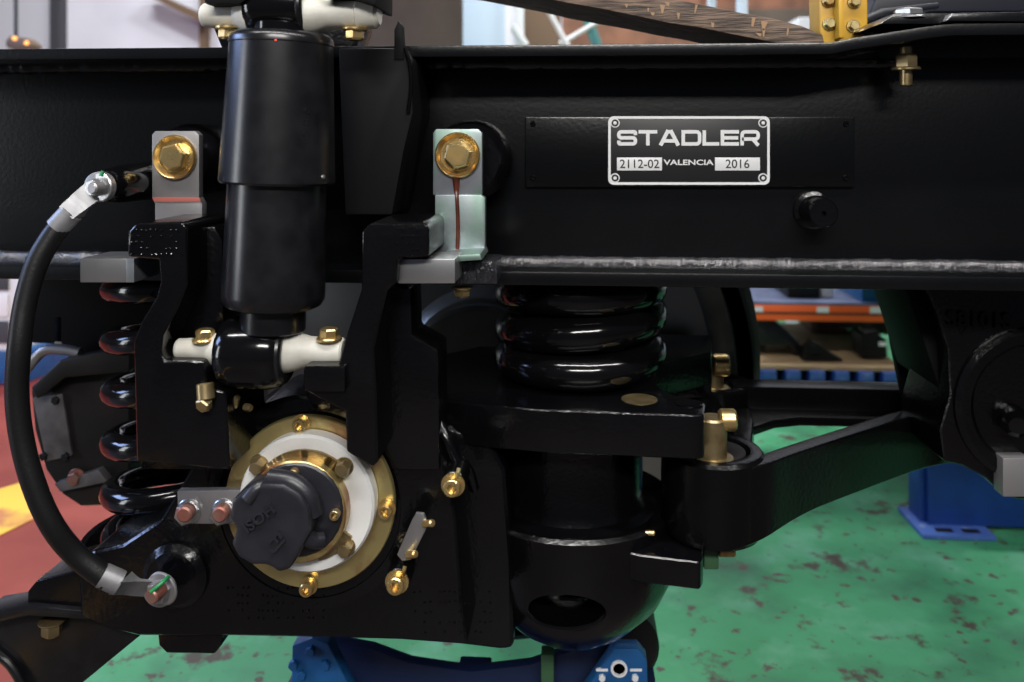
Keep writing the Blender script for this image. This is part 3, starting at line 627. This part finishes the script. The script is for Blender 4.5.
# ------------------------------------------------------------------ earthing cable
t = thing('earthing_cable', 'thick black earthing cable with crimped silver lugs looping at the left edge', 'cable', W(105, 600, 1.03))
path = [(66, 219, 1.06), (50, 240, 1.05), (36, 266, 1.04), (25, 305, 1.03), (19, 350, 1.02), (17, 395, 1.02), (22, 440, 1.02), (34, 485, 1.02), (52, 525, 1.025), (76, 555, 1.04), (108, 580, 1.05)]
obj('cable', tube(spline([W(*p) for p in path], 8), PX(11.5, 1.03), 20), 'rubber', t)
def lug(pts, eye_c, eye_r, Y):
    bm = tube(spline([W(*p) for p in pts[:2]], 4), PX(12, Y), 18)
    a, b, c = [W(*p) for p in pts[1:4]]
    d = (c-b).normalized(); 
    n = 10; rows = []
    P = spline([a, b, c], 5); th_ = .0045
    side = Vector((0, -1, 0)).cross((c-a).normalized()); side.normalize()
    for i, p in enumerate(P):
        s = i/(len(P)-1); w = PX(9.5+2.5*s, Y); hgt = PX(8.5, Y)*(1-min(1, s*2.2))+th_*.7
        rows.append([bm.verts.new(p+side*w+Vector((0, -hgt, 0))), bm.verts.new(p-side*w+Vector((0, -hgt, 0))), bm.verts.new(p-side*w+Vector((0, hgt, 0))), bm.verts.new(p+side*w+Vector((0, hgt, 0)))])
    fs = []
    for A, B in zip(rows, rows[1:]):
        for k in range(4): fs.append(bm.faces.new((A[k], A[(k+1) % 4], B[(k+1) % 4], B[k])))
    fs.append(bm.faces.new(rows[0])); fs.append(bm.faces.new(rows[-1])); bmesh.ops.recalc_face_normals(bm, faces=fs)
    lathe(W(eye_c[0], eye_c[1], eye_c[2]), (0, -1, 0), [(-th_, PX(eye_r, Y)), (th_*.8, PX(eye_r, Y)), (th_, PX(eye_r-1, Y))], 32, bm)
    return bm
lg = obj('lug', lug([(57, 228, 1.055), (72, 212, 1.06), (80, 202, 1.065), (98, 188, 1.075)], (100, 187, 1.075), 16, 1.06), 'lug_metal', t, 50)
b_ = obj('bolt', hexhead(W(101, 187, 1.072), (-.25, -1, 0), PX(9.5, 1.07), .014, .003, 1.6), 'bright_zinc', t)
obj('bolt_tip', lathe(W(95, 188, 1.052), (-.25, -1, 0), [(-.01, PX(6.5, 1.05)), (.004, PX(6.3, 1.05)), (.006, PX(5, 1.05)), (.006, 0)], 18), 'steel', b_)
obj('green_mark', tube([W(103, 171, 1.056), W(101, 176, 1.055)], .0024, 8), 'green_mark', b_)
obj('standoff', lathe(W(104, 186, 1.078), (-.12, 1, 0.0), [(0, PX(13, 1.07)), (.008, PX(17, 1.07)), (.05, PX(20, 1.1)), (.22, PX(22, 1.2))], 36), 'black_gloss', t)
lg = obj('lug', lug([(102, 575, 1.048), (120, 583, 1.055), (134, 587, 1.075), (155, 588, 1.095)], (160, 590, 1.092), 17, 1.06), 'lug_metal', t, 50)
b_ = obj('bolt', hexhead(W(163, 588, 1.088), (-.25, -1, -.1), PX(12, 1.08), .014, .003, 1.5), 'steel', t)
obj('bolt_tip', lathe(W(155, 594, 1.066), (-.25, -1, -.1), [(-.012, PX(8, 1.05)), (.006, PX(8, 1.05)), (.008, PX(6.5, 1.05)), (.008, 0)], 18), 'red_bolt', b_)
obj('green_mark', tube(spline([W(151, 592, 1.058), W(158, 586, 1.06), W(164, 581, 1.066), W(168, 577, 1.08)], 4), .0026, 8), 'green_mark', b_)

# ------------------------------------------------------------------ coil springs
def coil(cx, cy, z0, z1, R, r, turns, ph, n=44):
    pts = []; N = int(turns*n)
    for i in range(N+1):
        s = i/N; a = ph+2*PI*turns*s
        e = max(0, min(1, (s*turns-.6)/(turns-1.2)))      # closed dead ends
        pts.append((cx+R*math.cos(a), cy+R*math.sin(a), z0+r+(z1-z0-2*r)*(0.06*s+0.94*e)))
    return tube(pts, r, 16)
cx = W(580, 350, 1.42)
o = obj('coil_spring', coil(cx.x, 1.40, zs+.001, zb0-.001, .114, .0275, 3.1, 1.1), 'black_gloss')
tag(o, 'thick glossy black coil spring on the round tower under the beam', 'spring')
cx = W(176, 400, 1.36)
o = obj('coil_spring', coil(cx.x+.012, 1.36, ck.z-.002, zb0-.001, .106, .0195, 6.2, .4), 'black_gloss')
tag(o, 'slimmer black coil spring behind the left horn beside the cable', 'spring')

# ------------------------------------------------------------------ A-shaped radius arm
zA1 = zat(447, 1.30, 712); zA0 = zA1-.128
f_ = (W(712, 447, 1.30).x, 1.30); b2 = (W(712, 380, 1.66).x, 1.66); apx = (W(985, 400, 1.58).x, 1.58)
t = thing('radius_arm', 'glossy black A-shaped radius arm reaching right from the spring tower', 'arm', (f_[0]+.15, 1.45, zA0))
def arm_prof(outer, inner, z0, z1, bv):
    bm = bmesh.new(); o0 = [bm.verts.new((x, y, z1)) for x, y in outer]; i0 = [bm.verts.new((x, y, z1)) for x, y in inner]
    es = [bm.edges.new((L_[k], L_[(k+1) % len(L_)])) for L_ in (o0, i0) for k in range(len(L_))]
    bmesh.ops.triangle_fill(bm, use_beauty=True, edges=es)
    r = bmesh.ops.extrude_face_region(bm, geom=bm.faces[:]); bmesh.ops.translate(bm, verts=[v for v in r['geom'] if isinstance(v, bmesh.types.BMVert)], vec=(0, 0, z0-z1))
    bmesh.ops.recalc_face_normals(bm, faces=bm.faces[:]); bevel(bm, bv, 3, 40); return bm
R_ = .076
def smooth2(pts, n=6): return [(v.x, v.y) for v in spline([Vector((x, y, 0)) for x, y in pts], n)]
fo = smooth2([(f_[0]+.015, f_[1]-R_+.003), (R2(764, 1.250), 1.250), (R2(800, 1.305), 1.305), (R2(860, 1.40), 1.40), (R2(920, 1.50), 1.50), (R2(960, 1.545), 1.545)])
bm = bmesh.new(); ra = []
for k, (x_, y_) in enumerate(fo):
    s_ = k/(len(fo)-1); x2, y2 = fo[min(k+1, len(fo)-1)]; x1_, y1_ = fo[max(k-1, 0)]; dd = Vector((x2-x1_, y2-y1_, 0)).normalized(); nr = Vector((-dd.y, dd.x, 0))
    th_ = .030+.030*max(0, 1-s_*4); lo_ = zA0+.004+.022*min(1, s_*2.2); P_ = Vector((x_, y_, 0))
    ra.append([bm.verts.new(P_+Vector((0, 0, lo_))), bm.verts.new(P_+nr*th_+Vector((0, 0, lo_))), bm.verts.new(P_+nr*th_+Vector((0, 0, zA1-.006))), bm.verts.new(P_+Vector((0, 0, zA1-.006)))])
for A_, B_ in zip(ra, ra[1:]):
    for k in range(4): bm.faces.new((A_[k], A_[(k+1) % 4], B_[(k+1) % 4], B_[k]))
bm.faces.new(ra[0]); bm.faces.new(ra[-1]); bmesh.ops.recalc_face_normals(bm, faces=bm.faces[:]); bevel(bm, .005, 3, 50)
obj('front_beam', bm, 'black_arm', t)
xr_ = R2(1000, 1.60)
obj('rear_beam', box((b2[0]+.03, 1.61, zat(424, 1.61, 800)), (xr_, 1.665, zat(388, 1.61, 800)), .005, 3), 'black_arm', t)
zle = zat(417, 1.57, 800)
obj('rear_ledge', zprism([(b2[0]+.02, 1.63), (R2(748, 1.50), 1.50), (R2(757, 1.515), 1.515), (R2(775, 1.55), 1.55), (R2(800, 1.568), 1.568), (xr_, 1.568), (xr_, 1.63)], zle-.016, zle, .005, 3), 'black_arm', t)
obj('cross_web', zprism([(f_[0]+.05, f_[1]+.045), (f_[0]+.075, f_[1]+.03), (R2(752, 1.42), 1.42), (R2(754, 1.52), 1.52), (b2[0]+.06, b2[1]-.05), (b2[0]+.01, b2[1]-.05)], zA0+.03, zA1-.03, .006, 3), 'black_arm', t)
obj('apex', zprism([(R2(925, 1.52), 1.52), (R2(1000, 1.53), 1.53), (R2(1000, 1.68), 1.68), (R2(940, 1.66), 1.66)], zA0+.03, zA1-.004, .008, 3), 'black_arm', t)
for (c, nm) in ((f_, 'front'), (b2, 'rear')):
    bs = obj('boss', lathe(Vector((c[0], c[1], zA0)), (0, 0, 1), [(0, R_-.016), (.004, R_-.006), (.016, R_), (zA1-zA0-.006, R_), (zA1-zA0-.001, R_-.004), (zA1-zA0, R_-.010), (zA1-zA0-.001, R_-.020), (zA1-zA0-.012, R_-.022), (zA1-zA0-.012, .0)], 64), 'black_arm', t)
    obj('bush', lathe(Vector((c[0], c[1], zA1-.014)), (0, 0, 1), [(0, R_-.026), (.010, R_-.027), (.011, R_-.030), (.008, .030), (.008, 0)], 48), 'dark_unit', bs)
# pins clamped through the arm bosses
def clamp_pin(c, top, lab, Yb, bx, by, low=True):
    t = thing('pivot_pin', lab, 'pin', (c[0], c[1], zA0-.03), 'pins through the radius arm bosses')
    obj('pin', lathe(Vector((c[0]-.005, c[1]-.035, zA1-.005)), (0, 0, 1), [(0, .030), (.004, .030), (.005, .021), (top-.003, .021), (top, .018)], 28), 'tan_pin', t)
    obj('cross_bolt', cyl(W(bx, by, Yb), W(bx+17, by, Yb), PX(11, Yb), 22, .003), 'gold_zinc', t)
    if low:
        obj('lower_end', boxpx(704, 546, 719, 570, c[1]-.03, .03, .003), 'green_steel', t)
        obj('cross_bolt', cyl(W(718, 550, c[1]-.03), W(735, 550, c[1]-.03), PX(6.5, 1.27), 18, .002), 'zinc_amber', t)
clamp_pin(f_, .062, 'brassy pivot pin with cross bolt in the front boss of the radius arm', 1.265, 719, 420)
clamp_pin(b2, .058, 'brassy pivot pin with cross bolt in the rear boss near the wheel', 1.61, 712, 365, False)

# ------------------------------------------------------------------ arm bracket at the right edge
t = thing('arm_bracket', 'black cast bracket with raised number hanging below the beam at right edge', 'bracket', W(990, 500, 1.42))
cb = obj('casting', prism([(918, 271), (1070, 271), (1070, 500), (1018, 500), (1000, 492), (986, 478), (962, 466), (944, 462), (940, 430), (950, 395), (948, 350), (936, 310)], 1.36, .16, .006, 3), 'black_casting', t)
obj('back_plate', prism([(880, 252), (940, 252), (960, 400), (904, 400), (893, 345)], 1.58, .02, .003), 'black_matte', t)
obj('gusset', prism([(905, 284), (922, 284), (950, 392), (940, 392)], 1.40, .18, .003), 'black_matte', t)
rb_ = lathe(W(1034, 405, 1.36), (0, -1, 0), [(-.02, PX(76, 1.36)), (.006, PX(75, 1.36)), (.012, PX(70, 1.36)), (.012, PX(62, 1.36)), (.006, PX(58, 1.36)), (.006, 0)], 64)
obj('round_boss', rb_, 'black_casting', t)
obj('raised_number', text_bm('S1018S', PX(21, 1.36), W(978, 318, 1.3605), (-1, 0, 0.03), (0, 0, -1), .006, 1.0, .0006), 'black_gloss', cb)
obj('raised_mark', text_bm('V', PX(13, 1.36), W(962, 331, 1.3605), (1, 0, 0), (0, 0, 1), .003, 1.4), 'black_casting', cb)
obj('side_knob', lathe(W(1014, 420, 1.35), (-.3, -1, 0), [(0, .022), (.02, .02), (.03, .012), (.03, 0)], 20), 'black_gloss', t)
obj('clamp', boxpx(1003, 458, 1030, 497, 1.33, .03, .002), 'steel', t)

# ------------------------------------------------------------------ wheelset
wc_ = W(485, 372, 1.75); RW = PX(270, 1.75)
t = thing('wheelset', 'dark steel railway wheel on its axle behind the coil spring', 'wheel', (wc_.x, 2.4, wc_.z-RW))
def wheel(Y, s):
    c = Vector((wc_.x, Y, wc_.z))
    return lathe(c, (0, s, 0), [(-.05, .10), (-.05, .16), (-.035, .175), (.03, .19), (.045, .24), (.03, .40), (.012, .455), (-.012, .462), (-.016, .47), (-.016, RW-.045), (-.012, RW-.042), (-.012, RW-.010), (-.006, RW), (.10, RW+.004), (.112, RW+.03), (.130, RW+.03), (.135, RW-.03), (.10, .40), (.10, .16), (.14, .15), (.14, .10)], 120)
w1 = obj('wheel', wheel(1.76, 1), 'wheel_steel', t); w2 = obj('wheel', wheel(3.3, -1), 'wheel_steel', t)
obj('axle', cyl((wc_.x, 1.68, wc_.z), (wc_.x, 3.4, wc_.z), .095, 40), 'wheel_steel', t)
obj('hub_cap', lathe(Vector((wc_.x, 1.62, wc_.z)), (0, 1, 0), [(0, 0), (0, .13), (.004, .152), (.016, .160), (.03, .156), (.10, .15)], 64), 'wheel_steel', t)
obj('tread', lathe(Vector((wc_.x, 1.748, wc_.z)), (0, 1, 0), [(0, RW-.009), (.005, RW+.0008), (.10, RW+.0048), (.10, RW-.01)], 120), 'wheel_worn', w1)

# ------------------------------------------------------------------ brake unit at the left behind the cable
t = thing('brake_unit', 'dark brake unit with a grey cover panel behind the cable at left', 'brake unit', W(70, 510, 1.6))
obj('housing', prism([(30, 390), (60, 372), (130, 370), (130, 505), (80, 507), (62, 495), (45, 470), (34, 430)], 1.56, .14, .008, 3), 'dark_unit', t)
obj('panel', prism([(32, 398), (62, 394), (72, 456), (46, 462)], 1.553, .008, .003), 'grey_unit', t)
for (x, y) in ((56, 400), (66, 456), (44, 456)): obj('screw', hexhead(W(x, y, 1.552), (0, -1, 0), .008, .006), 'dark_unit', t)
obj('lever', prism([(30, 388), (60, 360), (100, 352), (130, 352), (130, 372), (64, 378), (36, 400)], 1.52, .04, .006, 3), 'dark_unit', t)
obj('pipe', tube(spline([W(20, 378, 1.55), W(34, 360, 1.55), W(46, 350, 1.55), W(66, 350, 1.55), W(80, 353, 1.55)]), .010, 12), 'steel', t)
obj('bolt', hexhead(W(77, 477, 1.55), (0, -1, 0), .013, .012, .004), 'red_bolt', t)
obj('bracket', prism([(54, 484), (98, 470), (108, 482), (60, 492)], 1.54, .02, .002), 'grey_unit', t)
obj('hanger', prism([(21, 250), (150, 250), (150, 380), (90, 380), (66, 345), (25, 343)], 1.60, .05, .006), 'black_matte', t)
obj('hose_stub', boxpx(54, 316, 62, 346, 1.6, .02, .002), 'white_primer', t)

# ------------------------------------------------------------------ stands below
pb = FL(949, 540)
t = thing('blue_stand', 'blue painted steel support post on a bolted base plate at right', 'stand', (pb.x+.15, pb.y+.15, 0))
xl = FL(921, 528).x; 
obj('post', box((xl+.02, pb.y+.07, .012), (xl+.45, pb.y+.20, .28), .006), 'blue_paint', t)
obj('flange_edge', box((xl+.002, pb.y+.09, .012), (xl+.019, pb.y+.18, .28), .003), 'blue_paint', t)
bpz = obj('base_plate', box((xl-.025, pb.y+.0, 0), (xl+.19, pb.y+.20, .014), .003), 'blue_worn', t)
for k in (.05, .13): obj('slot', box((xl+k-.025, pb.y+.02, .0142), (xl+k+.025, pb.y+.045, .0152), 0), 'dark_unit', bpz)
t = thing('wheel_cradle', 'dark blue wheel lifting cradle with bolted end plates under the axle arm', 'cradle', FL(470, 720)+Vector((0, .3, 0)))
cr = [(340, 642), (372, 648), (410, 662), (470, 671), (530, 664), (570, 650), (600, 640), (616, 640), (616, 760), (325, 760), (325, 640)]
obj('cradle_beam', prism([(x, y+1) for x, y in cr], 1.52, .025, .004), 'blue_deep', t)
lp = obj('end_plate', prism([(291, 700), (292, 646), (312, 638), (328, 644), (356, 700)], 1.44, .03, .003), 'blue_light', t)
for (x, y) in ((311, 650), (294, 664), (326, 664), (302, 674)): obj('bolt', hexhead(W(x, y, 1.44), (0, -1, 0), .009, .008), 'blue_light', lp)
rp = obj('end_plate', prism([(578, 700), (608, 658), (614, 649), (638, 649), (647, 660), (648, 700)], 1.44, .03, .003), 'blue_light', t)
obj('ring', lathe(W(619, 668, 1.44), (0, -1, 0), [(0, .014), (.004, .014), (.004, .010), (0, .010)], 28), 'label_white', rp)  # white ring paints the highlight round the hole in the plate
for x in (602, 636): obj('slot', boxpx(x-6, 669, x+6, 671.5, 1.439, .004, 0), 'label_white', rp)
for x in (602, 635): obj('bolt', hexhead(W(x, 677, 1.44), (0, -1, 0), .006, .006), 'label_white', rp)
for x in (300, 340, 470, 600, 640):
    p = W(x, 690, 1.50); obj('leg', box((p.x-.03, 1.46, 0), (p.x+.03, 1.6, p.z), .004), 'blue_deep', t)
obj('foot_plate', box((W(280, 690, 1.5).x, 1.40, 0), (W(660, 690, 1.5).x, 1.68, .012), .002), 'blue_deep', t)
obj('green_prop', boxpx(541, 655, 554, 745, 1.46, .03, .003), 'green_steel', t)
o = obj('cradle_roller', cyl(W(622, 648, 1.56), W(622, 648, 1.56)+Vector((0, .13, 0)), PX(37, 1.56), 40, .006), 'dark_unit'); tag(o, 'dark brown round roller behind the right blue end plate', 'roller')

# ------------------------------------------------------------------ plank and machine on top of the beam
A, B = W(832, 54, 1.34), W(380, -34, 1.34)
d = (B-A).normalized(); up = Vector((0, 0, 1)); sd = Vector((0, 1, 0)); sd = (sd-d*sd.dot(d)).normalized(); nn = d.cross(sd); nn = nn if nn.z > 0 else -nn
bm = bmesh.new(); hh = PX(23, 1.34)
def quad(o_, s): return [o_, o_+sd*.17, o_+sd*.17+nn*hh*s, o_+nn*hh*s]
NS = 14; rings = []
for k in range(NS+1):
    s = k/NS; c = A+(B-A)*s; rings.append([bm.verts.new(v+Vector((0, random.uniform(-.001, .001), random.uniform(-.0012, .0012)))) for v in quad(c, .62 if k == 0 else (.9 if k == 1 else 1))])
for a, b in zip(rings, rings[1:]):
    for k in range(4): bm.faces.new((a[k], a[(k+1) % 4], b[(k+1) % 4], b[k]))
bm.faces.new(rings[0]); bm.faces.new(rings[-1]); bmesh.ops.recalc_face_normals(bm, faces=bm.faces[:]); bevel(bm, .002, 2, 60)
ml = d.to_track_quat('X', 'Z')
t = thing('wooden_plank', 'weathered brown wooden plank lying slanted on top of the beam', 'plank', A)
pk_ = obj('board', bm, 'old_wood', t)
for k in range(16):
    s_ = random.uniform(.04, .62); w = random.uniform(.002, .006); c = A+(B-A)*s_; bm = bmesh.new()
    h0 = random.uniform(.0, .75)*hh; h1 = min(hh*.99, h0+hh*random.uniform(.12, .4))
    q = [c+nn*h0, c+nn*h0+d*w*.6, c+nn*h1+d*w*random.uniform(.8, 2.2), c+nn*h1-d*w*random.uniform(-.2, .6)]
    add_poly(bm, [v-Vector((0, .0008, 0)) for v in q], [v+Vector((0, .002, 0)) for v in q]); obj('splinter', bm, 'splinter', pk_)
t = thing('machine_mount', 'yellow cast machine mount with bolts above the right end of the beam', 'machine part', W(845, 40, 1.34))
obj('casting', prism([(819, -20), (868, -20), (868, 6), (868, 30), (858, 44), (824, 46), (820, 30)], 1.34, .06, .004, 3), 'yellow_machine', t)
obj('rib', prism([(838, -20), (844, -20), (845, 38), (839, 38)], 1.315, .03, .003), 'yellow_machine', t)
for (x, y) in ((829, 24), (853, 26), (828, 1), (854, 2)): obj('bolt', hexhead(W(x, y, 1.34), (0, -1, 0), .008, .008, .003), 'zinc_amber', t)
t = thing('traction_motor_housing', 'dark housing above the right end of the beam beside the yellow mount', 'machine part', W(950, 20, 1.45))
obj('housing', prism([(866, 20), (874, 2), (876, -30), (1070, -30), (1070, 12), (915, 13), (880, 20)], 1.42, .2, .006, 3), 'dark_navy', t)
obj('lip', prism([(858, 20), (882, 8), (940, 2), (940, 8), (890, 14), (864, 24)], 1.36, .05, .003), 'dark_navy', t)

# ------------------------------------------------------------------ background: racking at the right
def FW(px, py, Y): return W(px, py, Y)
YR = 3.9
zt_ = W(800, 305, YR).z; z_b = W(800, 321, YR).z
t = thing('pallet_rack', 'pallet rack with orange beam and blue shelf seen below the beam', 'rack', (W(820, 300, YR).x, YR+.4, 0))
xr0, xr1 = W(752, 300, YR).x, W(1000, 300, YR).x+.6
bo = obj('shelf_beam', box((xr0, YR, z_b), (xr1, YR+.05, zt_), .004), 'orange_paint', t)
obj('beam_groove', box((xr0, YR-.004, (z_b+zt_)/2-.006), (xr1, YR+.01, (z_b+zt_)/2+.004), .002), 'brown_red', bo)
obj('shelf_beam', box((xr0, YR+.85, z_b), (xr1, YR+.90, zt_), .004), 'orange_paint', t)
obj('shelf_deck', box((xr0, YR+.002, zt_), (xr1, YR+.9, zt_+.012), .002), 'shelf_blue', t)
for xx in (xr0-.04, xr1):
    for yy in (YR, YR+.84): obj('upright', box((xx-.02, yy-.01, 0), (xx+.02, yy+.06, 2.0), .003), 'pale_blue', t)
for x in (823, 876, 757): 
    obj('label_card', boxpx(x-6, 307, x+6, 313.5, YR-.003, .003, 0), 'label_white', bo)
zd = zt_+.013
def onshelf(name, label, cat, px0, px1, Y, hgt, m, dep=.3, parts=None, z=zd):
    a, b = W(px0, 300, Y).x, W(px1, 300, Y).x
    t = thing(name, label, cat, ((a+b)/2, Y+dep/2, z))
    wl = .012
    if parts == 'bin':
        obj('base', box((a, Y, z), (b, Y+dep, z+wl), .003), m, t)
        obj('front_wall', box((a, Y, z+wl), (b, Y+wl, z+hgt*.55), .003), m, t); obj('back_wall', box((a, Y+dep-wl, z+wl), (b, Y+dep, z+hgt), .003), m, t)
        obj('side_wall', box((a, Y+wl, z+wl), (a+wl, Y+dep-wl, z+hgt), .003), m, t); obj('side_wall', box((b-wl, Y+wl, z+wl), (b, Y+dep-wl, z+hgt), .003), m, t)
        obj('label_card', box((a+(b-a)*.55, Y-.004, z+hgt*.2), (a+(b-a)*.9, Y-.0005, z+hgt*.42), 0), 'label_white', t)
    else:
        obj('carton', box((a, Y, z), (b, Y+dep, z+hgt), .006), m, t)
        obj('lid_flap', box((a+.005, Y+.004, z+hgt), (b-.005, Y+dep*.49, z+hgt+.006), .001), m, t); obj('lid_flap', box((a+.005, Y+dep*.51, z+hgt), (b-.005, Y+dep-.004, z+hgt+.006), .001), m, t)
    return t
onshelf('storage_bin', 'bright blue open storage bin on the orange rack shelf', 'bin', 862, 892, YR+.02, .17, 'blue_light', .35, 'bin')
onshelf('storage_bin', 'dark blue storage bin set further back on the rack shelf', 'bin', 838, 860, YR+.40, .2, 'blue_paint', .35, 'bin')
onshelf('carton', 'pale carton on the rack shelf at the wheel side', 'carton', 763, 783, YR+.40, .10, 'label_white', .25)
onshelf('carton', 'small pale carton between the dark box and the bins', 'carton', 822, 834, YR+.12, .09, 'label_white', .2)
onshelf('carton', 'dark carton in the middle of the rack shelf', 'carton', 788, 820, YR+.10, .10, 'dark_unit', .3)
# under the shelf
zw = W(780, 365, YR-.08).z
t = thing('pallet', 'blue plastic pallet with a wooden top under the orange shelf', 'pallet', (W(800, 380, YR).x, YR+.3, 0))
xa_, xb_ = xr0+.01, W(905, 380, YR-.1).x
obj('deck', box((xa_, YR-.08, zw-.02), (xb_, YR+.8, zw), .003), 'pale_wood', t)
for k in range(6):
    a = xa_+(xb_-xa_)*k/6; obj('block', box((a+.01, YR-.1, .0), (a+(xb_-xa_)/6-.025, YR+.75, zw-.02), .006), 'blue_paint', t)
    obj('pad', box((a+.015, YR-.104, zw-.055), (a+(xb_-xa_)/6-.03, YR-.1, zw-.022), .001), 'blue_worn', t)
o = thing('crate', 'dark red-brown crate standing under the orange shelf', 'crate', (W(845, 340, YR+.55).x, YR+.7, zw))
a, b = W(812, 340, YR+.55).x, W(890, 340, YR+.55).x; zt2 = W(850, 318, YR+.55).z-.01
for k in range(3): obj('board', box((a, YR+.55, zw+(zt2-zw)*k/3+.002), (b, YR+.57, zw+(zt2-zw)*(k+1)/3-.002), .002), 'brown_red', o)
for xx in (a, b-.03): obj('corner_post', box((xx, YR+.545, zw), (xx+.03, YR+.78, zt2+.005), .002), 'roof_brown', o)
obj('back', box((a+.03, YR+.75, zw), (b-.03, YR+.77, zt2), .002), 'brown_red', o)
o = thing('machined_part', 'black slanted machine part on the pallet beside the wheel', 'machine part', (W(775, 360, YR).x, YR+.1, zw))
obj('body', prism([(756, 322), (775, 321), (790, 332), (802, 346), (804, 355), (796, 356), (790, 347), (756, 346)], YR+.05, .25, .01), 'black_satin', o)
obj('foot', prism([(756, 345), (766, 346), (766, 354), (756, 354)], YR+.1, .1, .004), 'black_satin', o)
o = thing('clamp_fixture', 'small black clamp fixture lying in the middle of the pallet', 'machine part', (W(810, 360, YR).x, YR-.0, zw))
obj('body', prism([(803, 361), (805, 348), (812, 341), (822, 346), (829, 352), (844, 361)], YR-.02, .06, .004), 'dark_unit', o)
obj('knob', lathe(W(812, 348, YR-.02), (0, -1, 0), [(0, .02), (.03, .018), (.03, 0)], 14), 'dark_unit', o)
o = thing('pump_unit', 'dark boxy pump unit on the pallet at the right', 'machine part', (W(870, 360, YR).x, YR+.1, zw))
obj('body', prism([(862, 358), (862, 336), (878, 333), (886, 340), (888, 358)], YR+.02, .15, .006), 'dark_unit', o); obj('top_cap', boxpx(864, 329, 877, 335, YR+.05, .08, .004), 'grey_unit', o)
obj('tag', boxpx(879, 342, 886, 346, YR+.015, .003, 0), 'label_white', o)
o = obj('sack', lathe(W(860, 384, YR-.2), (0, 0, 1), [(0, .05), (.01, .075), (.035, .07), (.05, .04), (.055, 0)], 20), 'white_primer'); tag(o, 'crumpled pale cloth sack on the floor before the pallet', 'sack')
o.location.z = 0.0
# left background
t = thing('tool_cabinet', 'white tool cabinet with blue base beyond the red floor at left edge', 'cabinet', FL(-20, 383))
c = FL(-20, 383); xe = FL(21, 383).x
obj('body', box((c.x-.6, c.y, .16), (xe, c.y+.5, .75), .01), 'label_white', t)
obj('base', box((c.x-.6, c.y-.01, 0), (xe+.04, c.y+.5, .16), .01), 'blue_light', t)
for k in range(4): obj('drawer', box((c.x-.55, c.y-.012, .20+k*.13), (xe-.05, c.y-.001, .31+k*.13), .004), 'white_metal' if k % 2 else 'dark_post', t)

# upper background
t = thing('hanging_lamp', 'small brown hanging lamp with two warm bulbs before the white wall', 'lamp', W(17, 46, 5))
obj('rod', cyl(W(16, 37, 5), W(16, -60, 5), .012, 10), 'dark_post', t)
obj('shade', prism([(5, 40), (10, 35), (26, 38), (33, 44), (32, 49), (12, 50), (5, 47)], 4.95, .1, .02), 'lamp_shade', t)
for x, y in ((15, 38.5), (27, 43)): obj('bulb', lathe(W(x, y, 4.95), (0, -1, 0), [(0, .012), (.012, .010), (.018, 0)], 12), 'bulb', t)
def tall(name, label, cat, x0, x1, Y, m, dep, top, extra=None):
    a, b = W(x0, 20, Y).x, W(x1, 20, Y).x; t = thing(name, label, cat, ((a+b)/2, Y+dep/2, 0))
    obj('panel', box((a, Y, .08), (b, Y+dep, top), .01), m, t)
    for xx in (a+.02, b-.08): obj('foot', box((xx, Y+.01, 0), (xx+.06, Y+dep-.01, .08), .004), 'dark_post', t)
    return t
tall('brown_partition', 'tall brown partition panel behind the beam right of the shock absorber', 'partition', 366, 461, 5.0, 'brown_board', .1, 2.8)
pc = tall('locker', 'pale blue locker panel above the beam beside the brown partition', 'locker', 456, 506, 6.0, 'pale_blue', .4, 2.9)
obj('door_edge', box((W(505, 20, 5.98).x, 5.98, .1), (W(511, 20, 5.98).x, 6.02, 2.9), .004), 'white_metal', pc)
obj('handle', box((W(500, 20, 5.97).x, 5.96, 1.5), (W(501.5, 20, 5.97).x, 6.0, 1.65), .004), 'dark_post', pc)
t = thing('step_ladder', 'white and teal ladder leaning behind the plank', 'ladder', W(580, 300, 5.5))
def bar(p, q, r, m, nm): obj(nm, cyl(W(*p), W(*q), r, 10), m, t)
bar((548, 10, 5.5), (570, 50, 5.5), .018, 'white_metal', 'rail'); bar((598, 22, 5.55), (560, 44, 5.55), .016, 'white_metal', 'rung')
bar((588, 20, 5.6), (602, 60, 5.6), .035, 'teal', 'rail'); bar((570, 50, 5.5), (640, 360, 5.3), .018, 'white_metal', 'rail'); bar((602, 60, 5.6), (690, 352, 5.4), .03, 'teal', 'rail')
bar((575, 70, 5.5), (606, 74, 5.58), .014, 'white_metal', 'rung')
t = thing('white_post', 'slim white post between locker and ladder above the beam', 'post', FL(519, 300))
a = W(519, 20, 6.3); obj('post', box((a.x-.035, 6.3, 0), (a.x+.035, 6.37, 2.6), .004), 'white_metal', t)
obj('brace', cyl(W(512, 26, 6.25), W(526, 46, 6.25), .03, 10), 'white_metal', t)
tall('brown_machine', 'dark brown machine cover behind the white post', 'machine', 524, 560, 6.6, 'roof_brown', .5, 2.6)
tall('timber_stack', 'orange-brown boarded wall of crates behind the plank', 'crate', 562, 700, 7.4, 'orange_brick', .8, 2.9)
tall('timber_stack', 'darker brown crate wall left of the yellow mount', 'crate', 702, 850, 7.6, 'brown_board', .8, 2.35)
tall('wood_screen', 'tall reddish brown screen beyond the crates at the yellow mount', 'screen', 640, 860, 8.4, 'orange_brick', .1, 3.2)
o = tall('white_box', 'small bright white box beside the yellow mount', 'box', 798, 822, 5.0, 'label_white', .3, W(810, 17, 5).z)
